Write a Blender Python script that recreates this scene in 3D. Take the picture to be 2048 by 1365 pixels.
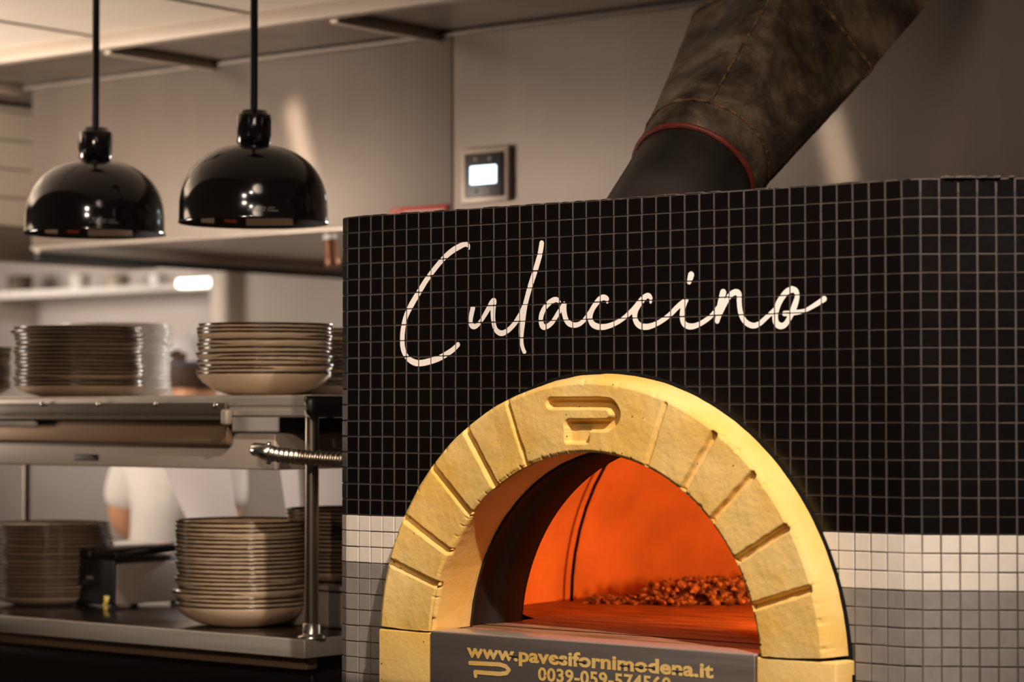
import bpy, bmesh, math, random
import numpy as np
from mathutils import Vector, Matrix, noise
random.seed(7)
sc = bpy.context.scene
for o in list(bpy.data.objects): bpy.data.objects.remove(o)

# ------------------------------------------------------------------ frame
FPX = 85/36*2048; EYE = 1.5; PITCH = math.atan(144/FPX); TH = math.radians(38.6)
cam = bpy.data.cameras.new('camera'); camo = bpy.data.objects.new('camera', cam)
sc.collection.objects.link(camo); sc.camera = camo
camo.location = (0, 0, EYE); camo.rotation_euler = (math.pi/2 + PITCH, 0, 0)
cam.lens = 85; cam.sensor_width = 36; cam.clip_start = .05; cam.clip_end = 60
cam.dof.use_dof = True; cam.dof.focus_distance = 3.88; cam.dof.aperture_fstop = 3.5
sc.view_settings.view_transform = 'Standard'; sc.view_settings.look = 'None'
sc.view_settings.gamma = 1; sc.view_settings.use_curve_mapping = False
sc.view_settings.exposure = 0.0

# local frame of the pass and the oven: u along the oven front, w behind it, z up
UX = Vector((math.cos(TH), -math.sin(TH), 0)); WX = Vector((math.sin(TH), math.cos(TH), 0))
A0 = Vector((-0.28238, 4.09, 0))
def L(u, w, z): return A0 + UX*u + WX*w + Vector((0, 0, z))
def ray(px, py):
    x = (px-1024)/FPX; y = (682.5-py)/FPX; c, s = math.cos(PITCH), math.sin(PITCH)
    return Vector((x, c-y*s, s+y*c))
C0 = Vector((0, 0, EYE))
def onw(px, py, w):                       # point of the plane w=const seen at that pixel
    d = ray(px, py); t = (w-(C0-A0).dot(WX))/d.dot(WX); P = C0+d*t-A0
    return P.dot(UX), P.z
def onz(px, py, z):
    d = ray(px, py); t = (z-EYE)/d.z; P = C0+d*t-A0
    return P.dot(UX), P.dot(WX)

# ------------------------------------------------------------------ world and lights
wd = bpy.data.worlds.new('world'); sc.world = wd; wd.use_nodes = True
wd.node_tree.nodes['Background'].inputs[0].default_value = (1.0, .82, .68, 1)
wd.node_tree.nodes['Background'].inputs[1].default_value = 0.036

def area(name, loc, target, size, power, col, sizey=None, spread=None):
    l = bpy.data.lights.new(name, 'AREA'); l.energy = power; l.color = col; l.size = size
    if sizey: l.shape = 'RECTANGLE'; l.size_y = sizey
    if spread: l.spread = math.radians(spread)
    o = bpy.data.objects.new(name, l); sc.collection.objects.link(o); o.location = loc
    o.rotation_euler = (Vector(target)-Vector(loc)).to_track_quat('-Z', 'Y').to_euler(); return o
def spot(name, loc, target, power, col, angle, blend=.6, r=.03):
    l = bpy.data.lights.new(name, 'SPOT'); l.energy = power; l.color = col; l.spot_size = math.radians(angle)
    l.spot_blend = blend; l.shadow_soft_size = r
    o = bpy.data.objects.new(name, l); sc.collection.objects.link(o); o.location = loc
    o.rotation_euler = (Vector(target)-Vector(loc)).to_track_quat('-Z', 'Y').to_euler(); return o
def point(name, loc, power, col, r=.05):
    l = bpy.data.lights.new(name, 'POINT'); l.energy = power; l.color = col; l.shadow_soft_size = r
    o = bpy.data.objects.new(name, l); sc.collection.objects.link(o); o.location = loc; return o
WARM = (1, .86, .72)
arch_c = L(.545, -.05, 1.3)
spot('track_spot_key', L(2.45, -1.45, 3.45), arch_c, 590, (1, .87, .74), 31, .6, .035)
spot('track_spot_second', (-.35, 1.0, 3.1), L(.3, 0, 1.5), 60, WARM, 34, .8, .03)
spot('track_spot_plates', (-.95, .9, 2.75), L(-.42, .2, 1.28), 170, (1, .80, .60), 19, .6, .03)
spot('track_spot_plates_left', (-1.1, .7, 2.8), L(-.97, .2, 1.68), 95, (1, .80, .62), 15, .5, .03)
spot('hood_fill_spot', L(1.2, -1.0, 2.9), L(.5, 1.4, 2.1), 80, (1, .80, .64), 85, .9, .35)  # soft spot added to lift the right part of the hood
area('ceiling_fill', L(-3.0, -.5, 1.55), L(-2.45, .75, 2.5), .9, 50, (1, .85, .72), .7, 125)  # unseen area light added to brighten the ceiling
spot('side_wall_fill', L(-1.7, .15, 2.35), L(-2.83, 1.0, 2.2), 90, (1, .86, .72), 50, .7, .03)  # extra spot put in to brighten the tiled side wall
# narrow shafts of light falling on the steel hood
def shaft(name, px0, py0, px1, py1, power):
    u0, z0 = onw(px0, py0, 1.4); u1, z1 = onw(px1, py1, 1.4)
    um, zm = (u0+u1)/2, (z0+z1)/2
    loc = L(um+.05, -.2, zm+.05); tgt = L(um, 1.4, zm)
    l = area(name, loc, tgt, .045, power, (1, .82, .64), .27, 3.2)
    d = (tgt-loc).normalized(); xax = (UX*(u1-u0)+Vector((0, 0, z1-z0))).normalized()
    yax = xax; zax = -d; xa = yax.cross(zax).normalized(); ya = zax.cross(xa)
    l.rotation_euler = Matrix((xa, ya, zax)).transposed().to_euler()
shaft('light_shaft_left', 580, 190, 628, 430, .19)
shaft('light_shaft_right', 1650, 220, 1690, 380, .11)
# far kitchen
area('kitchen_light', L(-3.3, 2.1, 2.7), L(-2.5, 2.1, 1.2), .8, 130, (1, .93, .86), .5)
area('kitchen_light_far', L(-5.9, 2.9, 2.1), L(-5.5, 4.7, 1.85), 1.2, 19, (1, .89, .79), .4, 120)
area('under_hood_fill', L(-1.6, 2.6, 1.93), L(-1.6, 2.9, 0), .5, 12, (1, .84, .68), .3)  # added fill with no fixture under the hood
spot('kitchen_spot', L(-.9, 2.4, 1.93), L(-1.15, .64, 1.6), 70, (1, .93, .86), 40, .6, .05)
area('ticket_fill_light', L(-1.0, 2.3, 1.93), L(-.75, .72, 1.25), .3, 18, (1, .92, .85), .2)  # fill added behind the pass to light the order slips
# fire light inside the oven, from the right where the fire burns
spot('oven_fire_light', L(.90, .33, 1.27), L(.30, 1.10, 1.27), 36, (1, .23, .038), 140, .6, .04)

# ------------------------------------------------------------------ materials
def nodes(m): return m.node_tree.nodes, m.node_tree.links
def mat(name, col, rough=.5, metal=0, spec=.5, coat=0, noise_amt=0, noise_scale=20, col2=None, bump=0, bump_scale=60,
        stretch=None, emis=None, estr=0, rough_var=0, transmission=0, aniso=0, detail=4):
    m = bpy.data.materials.new(name); m.use_nodes = True; N, K = nodes(m); b = N['Principled BSDF']
    b.inputs['Base Color'].default_value = (*col, 1); b.inputs['Roughness'].default_value = rough
    b.inputs['Metallic'].default_value = metal; b.inputs['Specular IOR Level'].default_value = spec
    b.inputs['Coat Weight'].default_value = coat; b.inputs['Coat Roughness'].default_value = .08
    b.inputs['Anisotropic'].default_value = aniso
    if transmission: b.inputs['Transmission Weight'].default_value = transmission
    if emis: b.inputs['Emission Color'].default_value = (*emis, 1); b.inputs['Emission Strength'].default_value = estr
    tc = N.new('ShaderNodeTexCoord'); mp = N.new('ShaderNodeMapping'); K.new(tc.outputs['Object'], mp.inputs[0])
    if stretch: mp.inputs['Scale'].default_value = stretch
    nz = N.new('ShaderNodeTexNoise'); nz.inputs['Scale'].default_value = noise_scale; nz.inputs['Detail'].default_value = detail
    K.new(mp.outputs[0], nz.inputs['Vector'])
    if noise_amt or col2:
        rp = N.new('ShaderNodeValToRGB'); c2 = col2 or tuple(c*(1-noise_amt) for c in col)
        rp.color_ramp.elements[0].position = .35; rp.color_ramp.elements[1].position = .65
        rp.color_ramp.elements[0].color = (*c2, 1); rp.color_ramp.elements[1].color = (*col, 1)
        K.new(nz.outputs['Fac'], rp.inputs[0]); K.new(rp.outputs[0], b.inputs['Base Color'])
    if rough_var:
        mr = N.new('ShaderNodeMapRange'); mr.inputs['To Min'].default_value = rough-rough_var; mr.inputs['To Max'].default_value = rough+rough_var
        K.new(nz.outputs['Fac'], mr.inputs[0]); K.new(mr.outputs[0], b.inputs['Roughness'])
    if bump:
        n2 = N.new('ShaderNodeTexNoise'); n2.inputs['Scale'].default_value = bump_scale; n2.inputs['Detail'].default_value = 6
        K.new(mp.outputs[0], n2.inputs['Vector']); bp = N.new('ShaderNodeBump'); bp.inputs['Strength'].default_value = bump
        bp.inputs['Distance'].default_value = .004; K.new(n2.outputs['Fac'], bp.inputs['Height']); K.new(bp.outputs[0], b.inputs['Normal'])
    return m
M = {}
M['tile_black'] = mat('tile_black', (.0030, .0022, .002), .24, spec=.35, rough_var=.08, noise_scale=9, bump=.08, bump_scale=90)
M['tile_edge'] = mat('tile_edge', (.050, .038, .032), .45, noise_amt=.3, noise_scale=120)
M['tile_white'] = mat('tile_white', (.66, .58, .50), .30, noise_amt=.06, noise_scale=40, bump=.05)
M['tile_grey'] = mat('tile_grey', (.235, .205, .185), .34, noise_amt=.12, noise_scale=60, bump=.08)
M['grout'] = mat('grout', (.085, .064, .053), .9, noise_amt=.25, noise_scale=180, bump=.5, bump_scale=400)
M['paint'] = mat('lettering_paint', (.86, .76, .70), .4)
M['silicone'] = mat('black_silicone', (.006, .005, .004), .85, spec=.1)
M['steel'] = mat('brushed_steel', (.56, .49, .42), .36, .6, noise_amt=.15, noise_scale=6, stretch=(.6, .6, 14), rough_var=.06, bump=.02, bump_scale=50)
M['hood_steel'] = mat('hood_steel', (.165, .132, .107), .5, .5, noise_amt=.14, noise_scale=2.2, stretch=(3, 3, .35), rough_var=.06)
M['counter_steel'] = mat('counter_steel', (.20, .17, .15), .22, .95, noise_amt=.2, noise_scale=5)  # base colour darkened to paint dark reflections on the counter top
M['steel_dark'] = mat('dark_steel', (.17, .135, .105), .42, .6, noise_amt=.3, noise_scale=5)
M['post_steel'] = mat('post_steel', (.50, .42, .34), .28, 1.0)
M['chrome'] = mat('bright_zinc', (.78, .72, .66), .22, 1.0)
M['plate_steel'] = mat('plaque_steel', (.29, .235, .205), .42, .7, noise_amt=.15, noise_scale=8, stretch=(.5, 1, 10), rough_var=.07)
M['black_gloss'] = mat('black_enamel', (.006, .005, .005), .12, spec=.6, coat=.6)
M['black_plastic'] = mat('black_plastic', (.006, .005, .005), .45)
M['black_matt'] = mat('black_matt', (.004, .0035, .003), .8)
M['lamp_inside'] = mat('lamp_inside', (.012, .010, .008), .65, spec=.2)
M['label_paper'] = mat('label_paper', (.55, .50, .45), .6)
M['label_red'] = mat('label_red', (.35, .03, .015), .5)
M['fine_print'] = mat('fine_print', (.10, .085, .075), .6)
M['brown_panel'] = mat('brown_panel', (.30, .185, .105), .38, .55, noise_amt=.2, noise_scale=2)
M['beige_metal'] = mat('beige_metal', (.43, .35, .28), .5, .25, noise_amt=.08, noise_scale=3)
M['screen'] = mat('lit_screen', (.8, .9, 1), .3, emis=(.62, .82, 1.0), estr=3.2)
M['red_sign'] = mat('red_sign', (.50, .035, .02), .5)
M['flue_black'] = mat('black_pipe', (.035, .029, .025), .30, .5, noise_amt=.5, noise_scale=7, rough_var=.12, bump=.05)
M['gasket'] = mat('red_gasket', (.16, .018, .007), .55, noise_amt=.4, noise_scale=60)
M['hearth'] = mat('hearth_brick', (.36, .17, .08), .7, noise_amt=.55, noise_scale=9, stretch=(1.2, 6, 1), bump=.3, bump_scale=30)
M['dome'] = mat('refractory_dome', (.62, .33, .16), .85, noise_amt=.28, noise_scale=7, bump=.35, bump_scale=35)
M['ash'] = mat('wood_ash', (.42, .26, .17), .95, noise_amt=.85, noise_scale=60, bump=.9, bump_scale=130)
M['throat'] = mat('dark_throat', (.020, .013, .008), .6, .3, noise_amt=.4, noise_scale=10)  # dark tone with slight noise over the throat steel
M['skin'] = mat('skin', (.66, .34, .20), .5)
M['shirt'] = mat('white_shirt', (.80, .75, .70), .8, noise_amt=.08, noise_scale=8)
M['hair'] = mat('dark_hair', (.06, .028, .013), .7)
M['cap_white'] = mat('cap_white', (.72, .69, .70), .8)
M['cap_blue'] = mat('cap_blue', (.07, .075, .11), .8)
M['trousers'] = mat('dark_trousers', (.02, .02, .022), .8)
M['copper'] = mat('copper', (.25, .11, .06), .35, .6)
M['white_plastic'] = mat('white_plastic', (.85, .82, .78), .35)
M['yellow'] = mat('yellow_sticker', (.8, .6, .12), .5)
M['ceil'] = mat('ceiling_board', (.74, .64, .53), .85, noise_amt=.05, noise_scale=3)
M['ceil_line'] = mat('ceiling_joint', (.17, .12, .09), .8)
M['wall_far'] = mat('far_wall_steel', (.27, .22, .18), .55, .35, noise_amt=.12, noise_scale=1.5)
M['wall_mauve'] = mat('far_wall_grey', (.38, .32, .285), .6, .2, noise_amt=.12, noise_scale=2)
M['floor'] = mat('floor_tile', (.10, .075, .06), .5, noise_amt=.2, noise_scale=3)
M['counter_top'] = mat('black_counter', (.003, .0025, .002), .8, spec=.02)
M['wall_plain'] = mat('wall_plain', (.22, .17, .13), .85, noise_amt=.1, noise_scale=2)
M['box_grey'] = mat('grey_plastic', (.20, .165, .14), .55)

def mat_arch():
    m = bpy.data.materials.new('cast_refractory'); m.use_nodes = True; N, K = nodes(m); b = N['Principled BSDF']
    b.inputs['Roughness'].default_value = .82; b.inputs['Specular IOR Level'].default_value = .25
    tc = N.new('ShaderNodeTexCoord'); n1 = N.new('ShaderNodeTexNoise'); n1.inputs['Scale'].default_value = 9; n1.inputs['Detail'].default_value = 7
    K.new(tc.outputs['Object'], n1.inputs[0]); r = N.new('ShaderNodeValToRGB')
    e = r.color_ramp.elements; e[0].position = .33; e[0].color = (.74, .43, .092, 1); e[1].position = .68; e[1].color = (.80, .54, .20, 1)
    K.new(n1.outputs['Fac'], r.inputs[0])
    n3 = N.new('ShaderNodeTexVoronoi'); n3.inputs['Scale'].default_value = 55; K.new(tc.outputs['Object'], n3.inputs['Vector'])
    n4 = N.new('ShaderNodeTexNoise'); n4.inputs['Scale'].default_value = 6; K.new(tc.outputs['Object'], n4.inputs[0])
    # scattered pits: voronoi spot below threshold, only where the noise allows it
    lt = N.new('ShaderNodeMath'); lt.operation = 'LESS_THAN'; lt.inputs[1].default_value = .085; K.new(n3.outputs['Distance'], lt.inputs[0])
    sepc = N.new('ShaderNodeSeparateColor'); K.new(n3.outputs['Color'], sepc.inputs[0])
    gt = N.new('ShaderNodeMath'); gt.operation = 'GREATER_THAN'; gt.inputs[1].default_value = .82; K.new(sepc.outputs[0], gt.inputs[0])
    mu = N.new('ShaderNodeMath'); mu.operation = 'MULTIPLY'; K.new(lt.outputs[0], mu.inputs[0]); K.new(gt.outputs[0], mu.inputs[1])
    mx = N.new('ShaderNodeMix'); mx.data_type = 'RGBA'; K.new(mu.outputs[0], mx.inputs[0]); K.new(r.outputs[0], mx.inputs[6]); mx.inputs[7].default_value = (.16, .08, .03, 1)
    K.new(mx.outputs[2], b.inputs['Base Color'])
    n2 = N.new('ShaderNodeTexNoise'); n2.inputs['Scale'].default_value = 120; n2.inputs['Detail'].default_value = 8; K.new(tc.outputs['Object'], n2.inputs[0])
    bp = N.new('ShaderNodeBump'); bp.inputs['Strength'].default_value = .28; bp.inputs['Distance'].default_value = .003
    sub = N.new('ShaderNodeMath'); sub.operation = 'SUBTRACT'; K.new(n2.outputs['Fac'], sub.inputs[0]); K.new(mu.outputs[0], sub.inputs[1])
    K.new(sub.outputs[0], bp.inputs['Height']); K.new(bp.outputs[0], b.inputs['Normal']); return m
M['arch'] = mat_arch()

def mat_plate(name, h, side, rim):
    """stoneware: beige glaze, brown unglazed speckled rim (by height on the plate)"""
    m = bpy.data.materials.new(name); m.use_nodes = True; N, K = nodes(m); b = N['Principled BSDF']
    b.inputs['Roughness'].default_value = .16; b.inputs['Coat Weight'].default_value = .2
    tc = N.new('ShaderNodeTexCoord'); sp = N.new('ShaderNodeSeparateXYZ'); K.new(tc.outputs['Object'], sp.inputs[0])
    nz = N.new('ShaderNodeTexNoise'); nz.inputs['Scale'].default_value = 45; nz.inputs['Detail'].default_value = 3; K.new(tc.outputs['Object'], nz.inputs[0])
    ma = N.new('ShaderNodeMath'); ma.operation = 'MULTIPLY_ADD'; ma.inputs[1].default_value = .0022; K.new(nz.outputs['Fac'], ma.inputs[0]); K.new(sp.outputs['Z'], ma.inputs[2])
    mr = N.new('ShaderNodeMapRange'); mr.inputs['From Min'].default_value = h-.0042; mr.inputs['From Max'].default_value = h-.0030; K.new(ma.outputs[0], mr.inputs[0])
    mx = N.new('ShaderNodeMix'); mx.data_type = 'RGBA'; K.new(mr.outputs[0], mx.inputs[0]); mx.inputs[6].default_value = (*side, 1); mx.inputs[7].default_value = (*rim, 1)
    K.new(mx.outputs[2], b.inputs['Base Color']); return m
M['bowl_glaze'] = mat_plate('bowl_glaze', .045, (.60, .44, .29), (.040, .020, .010))
M['plate_glaze'] = mat_plate('plate_glaze', .026, (.56, .42, .29), (.040, .020, .010))
M['lit_glaze'] = mat_plate('lit_glaze', .026, (.85, .80, .74), (.80, .75, .70))  # plate glaze whitened, strong kitchen light painted into its colour

def mat_lines(name, base, line, scale, thresh, axis=2, rough=.8):
    m = bpy.data.materials.new(name); m.use_nodes = True; N, K = nodes(m); b = N['Principled BSDF']; b.inputs['Roughness'].default_value = rough
    tc = N.new('ShaderNodeTexCoord'); sp = N.new('ShaderNodeSeparateXYZ'); K.new(tc.outputs['Object'], sp.inputs[0])
    a = N.new('ShaderNodeMath'); a.operation = 'MULTIPLY'; a.inputs[1].default_value = scale; K.new(sp.outputs[axis], a.inputs[0])
    f = N.new('ShaderNodeMath'); f.operation = 'FRACT'; K.new(a.outputs[0], f.inputs[0])
    g = N.new('ShaderNodeMath'); g.operation = 'LESS_THAN'; g.inputs[1].default_value = thresh; K.new(f.outputs[0], g.inputs[0])
    mx = N.new('ShaderNodeMix'); mx.data_type = 'RGBA'; K.new(g.outputs[0], mx.inputs[0]); mx.inputs[6].default_value = (*base, 1); mx.inputs[7].default_value = (*line, 1)
    K.new(mx.outputs[2], b.inputs['Base Color']); return m
M['ticket'] = mat_lines('printed_ticket', (.82, .70, .64), (.70, .59, .53), 190, .35)
def translucent(m, k):
    N, K = nodes(m); b = N['Principled BSDF']; out = N['Material Output']; t = N.new('ShaderNodeBsdfTranslucent'); x = N.new('ShaderNodeMixShader')
    for l in b.inputs['Base Color'].links: K.new(l.from_socket, t.inputs[0])
    x.inputs[0].default_value = k; K.new(b.outputs[0], x.inputs[1]); K.new(t.outputs[0], x.inputs[2]); K.new(x.outputs[0], out.inputs[0])
translucent(M['ticket'], .5)
M['wall_tile'] = mat_lines('wall_tile', (.52, .43, .34), (.10, .07, .05), 1/.085, .06, rough=.3)

def mat_duct():
    m = bpy.data.materials.new('stained_duct_steel'); m.use_nodes = True; N, K = nodes(m); b = N['Principled BSDF']
    b.inputs['Metallic'].default_value = .4
    tc = N.new('ShaderNodeTexCoord')
    n1 = N.new('ShaderNodeTexNoise'); n1.inputs['Scale'].default_value = 9; n1.inputs['Detail'].default_value = 11; n1.inputs['Roughness'].default_value = .68; n1.inputs['Distortion'].default_value = .25; K.new(tc.outputs['Object'], n1.inputs[0])
    r = N.new('ShaderNodeValToRGB'); e = r.color_ramp.elements; e[0].position = .38; e[0].color = (.035, .026, .019, 1); e[1].position = .64; e[1].color = (.24, .178, .115, 1)
    x = e.new(.5); x.color = (.10, .074, .050, 1)
    K.new(n1.outputs['Fac'], r.inputs[0]); K.new(r.outputs[0], b.inputs['Base Color'])
    n2 = N.new('ShaderNodeTexNoise'); n2.inputs['Scale'].default_value = 14; n2.inputs['Detail'].default_value = 6; K.new(tc.outputs['Object'], n2.inputs[0])
    mr = N.new('ShaderNodeMapRange'); mr.inputs['To Min'].default_value = .25; mr.inputs['To Max'].default_value = .6; K.new(n2.outputs['Fac'], mr.inputs[0]); K.new(mr.outputs[0], b.inputs['Roughness'])
    return m
M['duct'] = mat_duct()
M['weld'] = mat('burnt_weld', (.20, .115, .05), .7, .4, noise_amt=.75, noise_scale=70, bump=1, bump_scale=160)

# ------------------------------------------------------------------ object helpers
BASE = {}
def tag(o, label=None, cat=None, group=None, kind=None):
    if label: o['label'] = label
    if cat: o['category'] = cat
    if group: o['group'] = group
    if kind: o['kind'] = kind
    return o
def thing(name, label, cat, base, group=None):
    o = bpy.data.objects.new(name, None); sc.collection.objects.link(o); o.empty_display_size = .05
    o.location = L(*base); o.rotation_euler = (0, 0, -TH); BASE[o.name] = Vector(base)
    return tag(o, label, cat, group)
class MB:
    """a mesh in (u, w, z)"""
    def __init__(s): s.bm = bmesh.new()
    def faces(s, vs, fs, smooth=False, mi=None):
        bv = [s.bm.verts.new(v) for v in vs]
        for k, f in enumerate(fs):
            try: nf = s.bm.faces.new([bv[i] for i in f]); nf.smooth = smooth
            except ValueError: continue
            if mi: nf.material_index = mi[k]
        return s
    def box(s, u0, u1, w0, w1, z0, z1, bev=.0, seg=2, rot=None, piv=None):
        b = bmesh.new(); bmesh.ops.create_cube(b, size=1)
        for v in b.verts: v.co = Vector((u0+(v.co.x+.5)*(u1-u0), w0+(v.co.y+.5)*(w1-w0), z0+(v.co.z+.5)*(z1-z0)))
        if bev: bmesh.ops.bevel(b, geom=list(b.edges), offset=bev, segments=seg, affect='EDGES', profile=.5)
        if rot:
            p = Vector(piv or ((u0+u1)/2, (w0+w1)/2, (z0+z1)/2)); R = rot
            for v in b.verts: v.co = p + R @ (v.co-p)
        for f in b.faces: f.smooth = bool(bev)
        me = bpy.data.meshes.new('tmp'); b.to_mesh(me); b.free(); s.bm.from_mesh(me); bpy.data.meshes.remove(me); return s
    def lathe(s, prof, c, n=48, axis=None, smooth=True, close=False):
        """profile of (radius, height) turned about axis through c"""
        a = Vector(axis or (0, 0, 1)).normalized(); e = Vector((1, 0, 0)) if abs(a.x) < .9 else Vector((0, 1, 0))
        e1 = (e-a*e.dot(a)).normalized(); e2 = a.cross(e1); c = Vector(c); rings = []
        for r, h in prof:
            if r < 1e-6: rings.append([s.bm.verts.new(c+a*h)])
            else: rings.append([s.bm.verts.new(c+a*h+(e1*math.cos(t)+e2*math.sin(t))*r) for t in (2*math.pi*i/n for i in range(n))])
        for A, B in zip(rings, rings[1:]):
            for i in range(n):
                j = (i+1) % n
                if len(A) == 1 and len(B) == 1: continue
                if len(A) == 1: f = [A[0], B[j], B[i]]
                elif len(B) == 1: f = [A[i], A[j], B[0]]
                else: f = [A[i], A[j], B[j], B[i]]
                s.bm.faces.new(f).smooth = smooth
        return s
    def tube(s, pts, r, n=12, cap=True, smooth=True):
        pts = [Vector(p) for p in pts]; rs = r if isinstance(r, (list, tuple)) else [r]*len(pts); rings = []
        t0 = (pts[1]-pts[0]).normalized(); ref = Vector((0, 0, 1)) if abs(t0.z) < .9 else Vector((1, 0, 0))
        for i, p in enumerate(pts):
            t = (pts[min(i+1, len(pts)-1)]-pts[max(i-1, 0)]).normalized(); e1 = (ref-t*ref.dot(t)).normalized(); e2 = t.cross(e1); ref = e1
            rings.append([s.bm.verts.new(p+(e1*math.cos(a)+e2*math.sin(a))*rs[i]) for a in (2*math.pi*k/n for k in range(n))])
        for A, B in zip(rings, rings[1:]):
            for i in range(n): s.bm.faces.new([A[i], A[(i+1) % n], B[(i+1) % n], B[i]]).smooth = smooth
        if cap:
            s.bm.faces.new(list(reversed(rings[0]))); s.bm.faces.new(rings[-1])
        return s
    def build(s, name, m, parent=None, label=None, cat=None, base=None, group=None, kind=None, recalc=True):
        if recalc: bmesh.ops.recalc_face_normals(s.bm, faces=list(s.bm.faces))
        b = BASE[parent.name] if parent else Vector(base if base is not None else (0, 0, 0))
        for v in s.bm.verts: v.co -= b
        me = bpy.data.meshes.new(name); s.bm.to_mesh(me); s.bm.free(); me.materials.append(m if not isinstance(m, str) else M[m])
        o = bpy.data.objects.new(name, me); sc.collection.objects.link(o); BASE[o.name] = b
        if parent: o.parent = parent
        else: o.location = L(*b); o.rotation_euler = (0, 0, -TH)
        return tag(o, label, cat, group, kind)

def smoothstep(x, a, b): t = np.clip((x-a)/(b-a), 0, 1); return t*t*(3-2*t)
def mask_mesh(mb, F, u0, u1, z0, z1, h, w):
    """flat polygons of the plane w where F(u,z) < 0 (marching squares)"""
    us = np.arange(u0, u1+h, h); zs = np.arange(z0, z1+h, h); G = F(*np.meshgrid(us, zs, indexing='ij'))
    act = np.argwhere((G[:-1, :-1] < 0) | (G[1:, :-1] < 0) | (G[1:, 1:] < 0) | (G[:-1, 1:] < 0)); vd = {}
    def V(u, z):
        k = (round(u*2e6), round(z*2e6))
        if k not in vd: vd[k] = mb.bm.verts.new((u, w, z))
        return vd[k]
    for i, j in act:
        cs = [(i, j), (i+1, j), (i+1, j+1), (i, j+1)]; poly = []
        for k in range(4):
            a, b = cs[k], cs[(k+1) % 4]; ga, gb = G[a], G[b]
            if ga < 0: poly.append(V(us[a[0]], zs[a[1]]))
            if (ga < 0) != (gb < 0):
                t = ga/(ga-gb); poly.append(V(us[a[0]]+(us[b[0]]-us[a[0]])*t, zs[a[1]]+(zs[b[1]]-zs[a[1]])*t))
        q = []
        for v in poly:
            if v not in q: q.append(v)
        if len(q) > 2:
            try: mb.bm.faces.new(q)
            except ValueError: pass
def strokes_sdf(strokes):
    """strokes: lists of (u, z, r); returns F"""
    segs = [(a, b) for s in strokes for a, b in zip(s, s[1:])]
    def F(U, Z):
        D = np.full(U.shape, 9.)
        for (a, b) in segs:
            ax, az, ar = a; bx, bz, br = b; dx, dz = bx-ax, bz-az; l2 = dx*dx+dz*dz+1e-12
            t = np.clip(((U-ax)*dx+(Z-az)*dz)/l2, 0, 1); D = np.minimum(D, np.hypot(U-ax-t*dx, Z-az-t*dz)-(ar+t*(br-ar)))
        return D
    return F
def smooth_path(pts, n=6):
    out = []; P = [pts[0]]+list(pts)+[pts[-1]]
    for i in range(1, len(P)-2):
        for k in range(n):
            t = k/n; out.append(tuple(.5*((2*P[i][j])+(-P[i-1][j]+P[i+1][j])*t+(2*P[i-1][j]-5*P[i][j]+4*P[i+1][j]-P[i+2][j])*t*t+(-P[i-1][j]+3*P[i][j]-3*P[i+1][j]+P[i+2][j])*t**3) for j in range(len(pts[0]))))
    out.append(tuple(pts[-1])); return out
def text_polys(body, offset=0.0, space=1.0):
    cu = bpy.data.curves.new('txt', 'FONT'); cu.body = body; cu.size = 1; cu.offset = offset; cu.fill_mode = 'FRONT' if cu.dimensions == '2D' else 'BOTH'; cu.space_character = space
    cu.dimensions = '2D'; cu.resolution_u = 4
    o = bpy.data.objects.new('txt', cu); sc.collection.objects.link(o); bpy.context.view_layer.update()
    me = bpy.data.meshes.new_from_object(o.evaluated_get(bpy.context.evaluated_depsgraph_get()))
    vs = [v.co.copy() for v in me.vertices]; fs = [list(p.vertices) for p in me.polygons]
    bpy.data.objects.remove(o); bpy.data.curves.remove(cu); bpy.data.meshes.remove(me); return vs, fs
def put_text(mb, body, p00, p10, height, w, offset=0.0, space=1.0, wfun=None, ref=None):
    """text whose baseline runs from p00 to p10 (u,z); height of its tallest letter"""
    vs, fs = text_polys(body, offset, space)
    x0 = min(v.x for v in vs); x1 = max(v.x for v in vs); y1 = ref or max(v.y for v in vs)
    d = Vector((p10[0]-p00[0], p10[1]-p00[1])); sx = d.length/(x1-x0); d.normalize(); nn = Vector((-d.y, d.x)); sy = height/y1
    out = []
    for v in vs:
        q = Vector(p00)+d*((v.x-x0)*sx)+nn*(v.y*sy); out.append((q.x, wfun(q.x, q.y) if wfun else w, q.y))
    mb.faces(out, fs)
def poly_prism(mb, pts, w0, w1, smooth=False):
    n = len(pts); vs = [(u, w0, z) for u, z in pts]+[(u, w1, z) for u, z in pts]
    mb.faces(vs, [list(range(n)), list(range(2*n-1, n-1, -1))]+[[i, (i+1) % n, n+(i+1) % n, n+i] for i in range(n)], smooth)

# ================================================================== SETTING
ZC = 2.405; ZCEIL = 2.437; WH = 1.4; ZB = 1.958; UL = -2.47
b = MB(); b.box(-10, 6, -6, 8, -.1, 0); b.build('floor', 'floor', kind='structure', base=(0, 0, 0))
b = MB(); b.box(-10, .08, -.3, 1.03, ZCEIL, ZCEIL+.05); ce = b.build('ceiling', 'ceil', kind='structure', base=(0, 0, ZCEIL))
b = MB()
for (p, q) in (((0, 40), (180, 72)), ((395, 3), (535, 36)), ((-330, 90), (-190, 118))):      # dark joints between the ceiling boards
    u0, w0 = onz(*p, ZCEIL); u1, w1 = onz(*q, ZCEIL); uu = (u0+u1)/2
    b.box(uu-.006, uu+.006, -.3, 1.0, ZCEIL-.003, ZCEIL+.001)
b.build('ceiling_joint', 'ceil_line', parent=ce)
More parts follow.
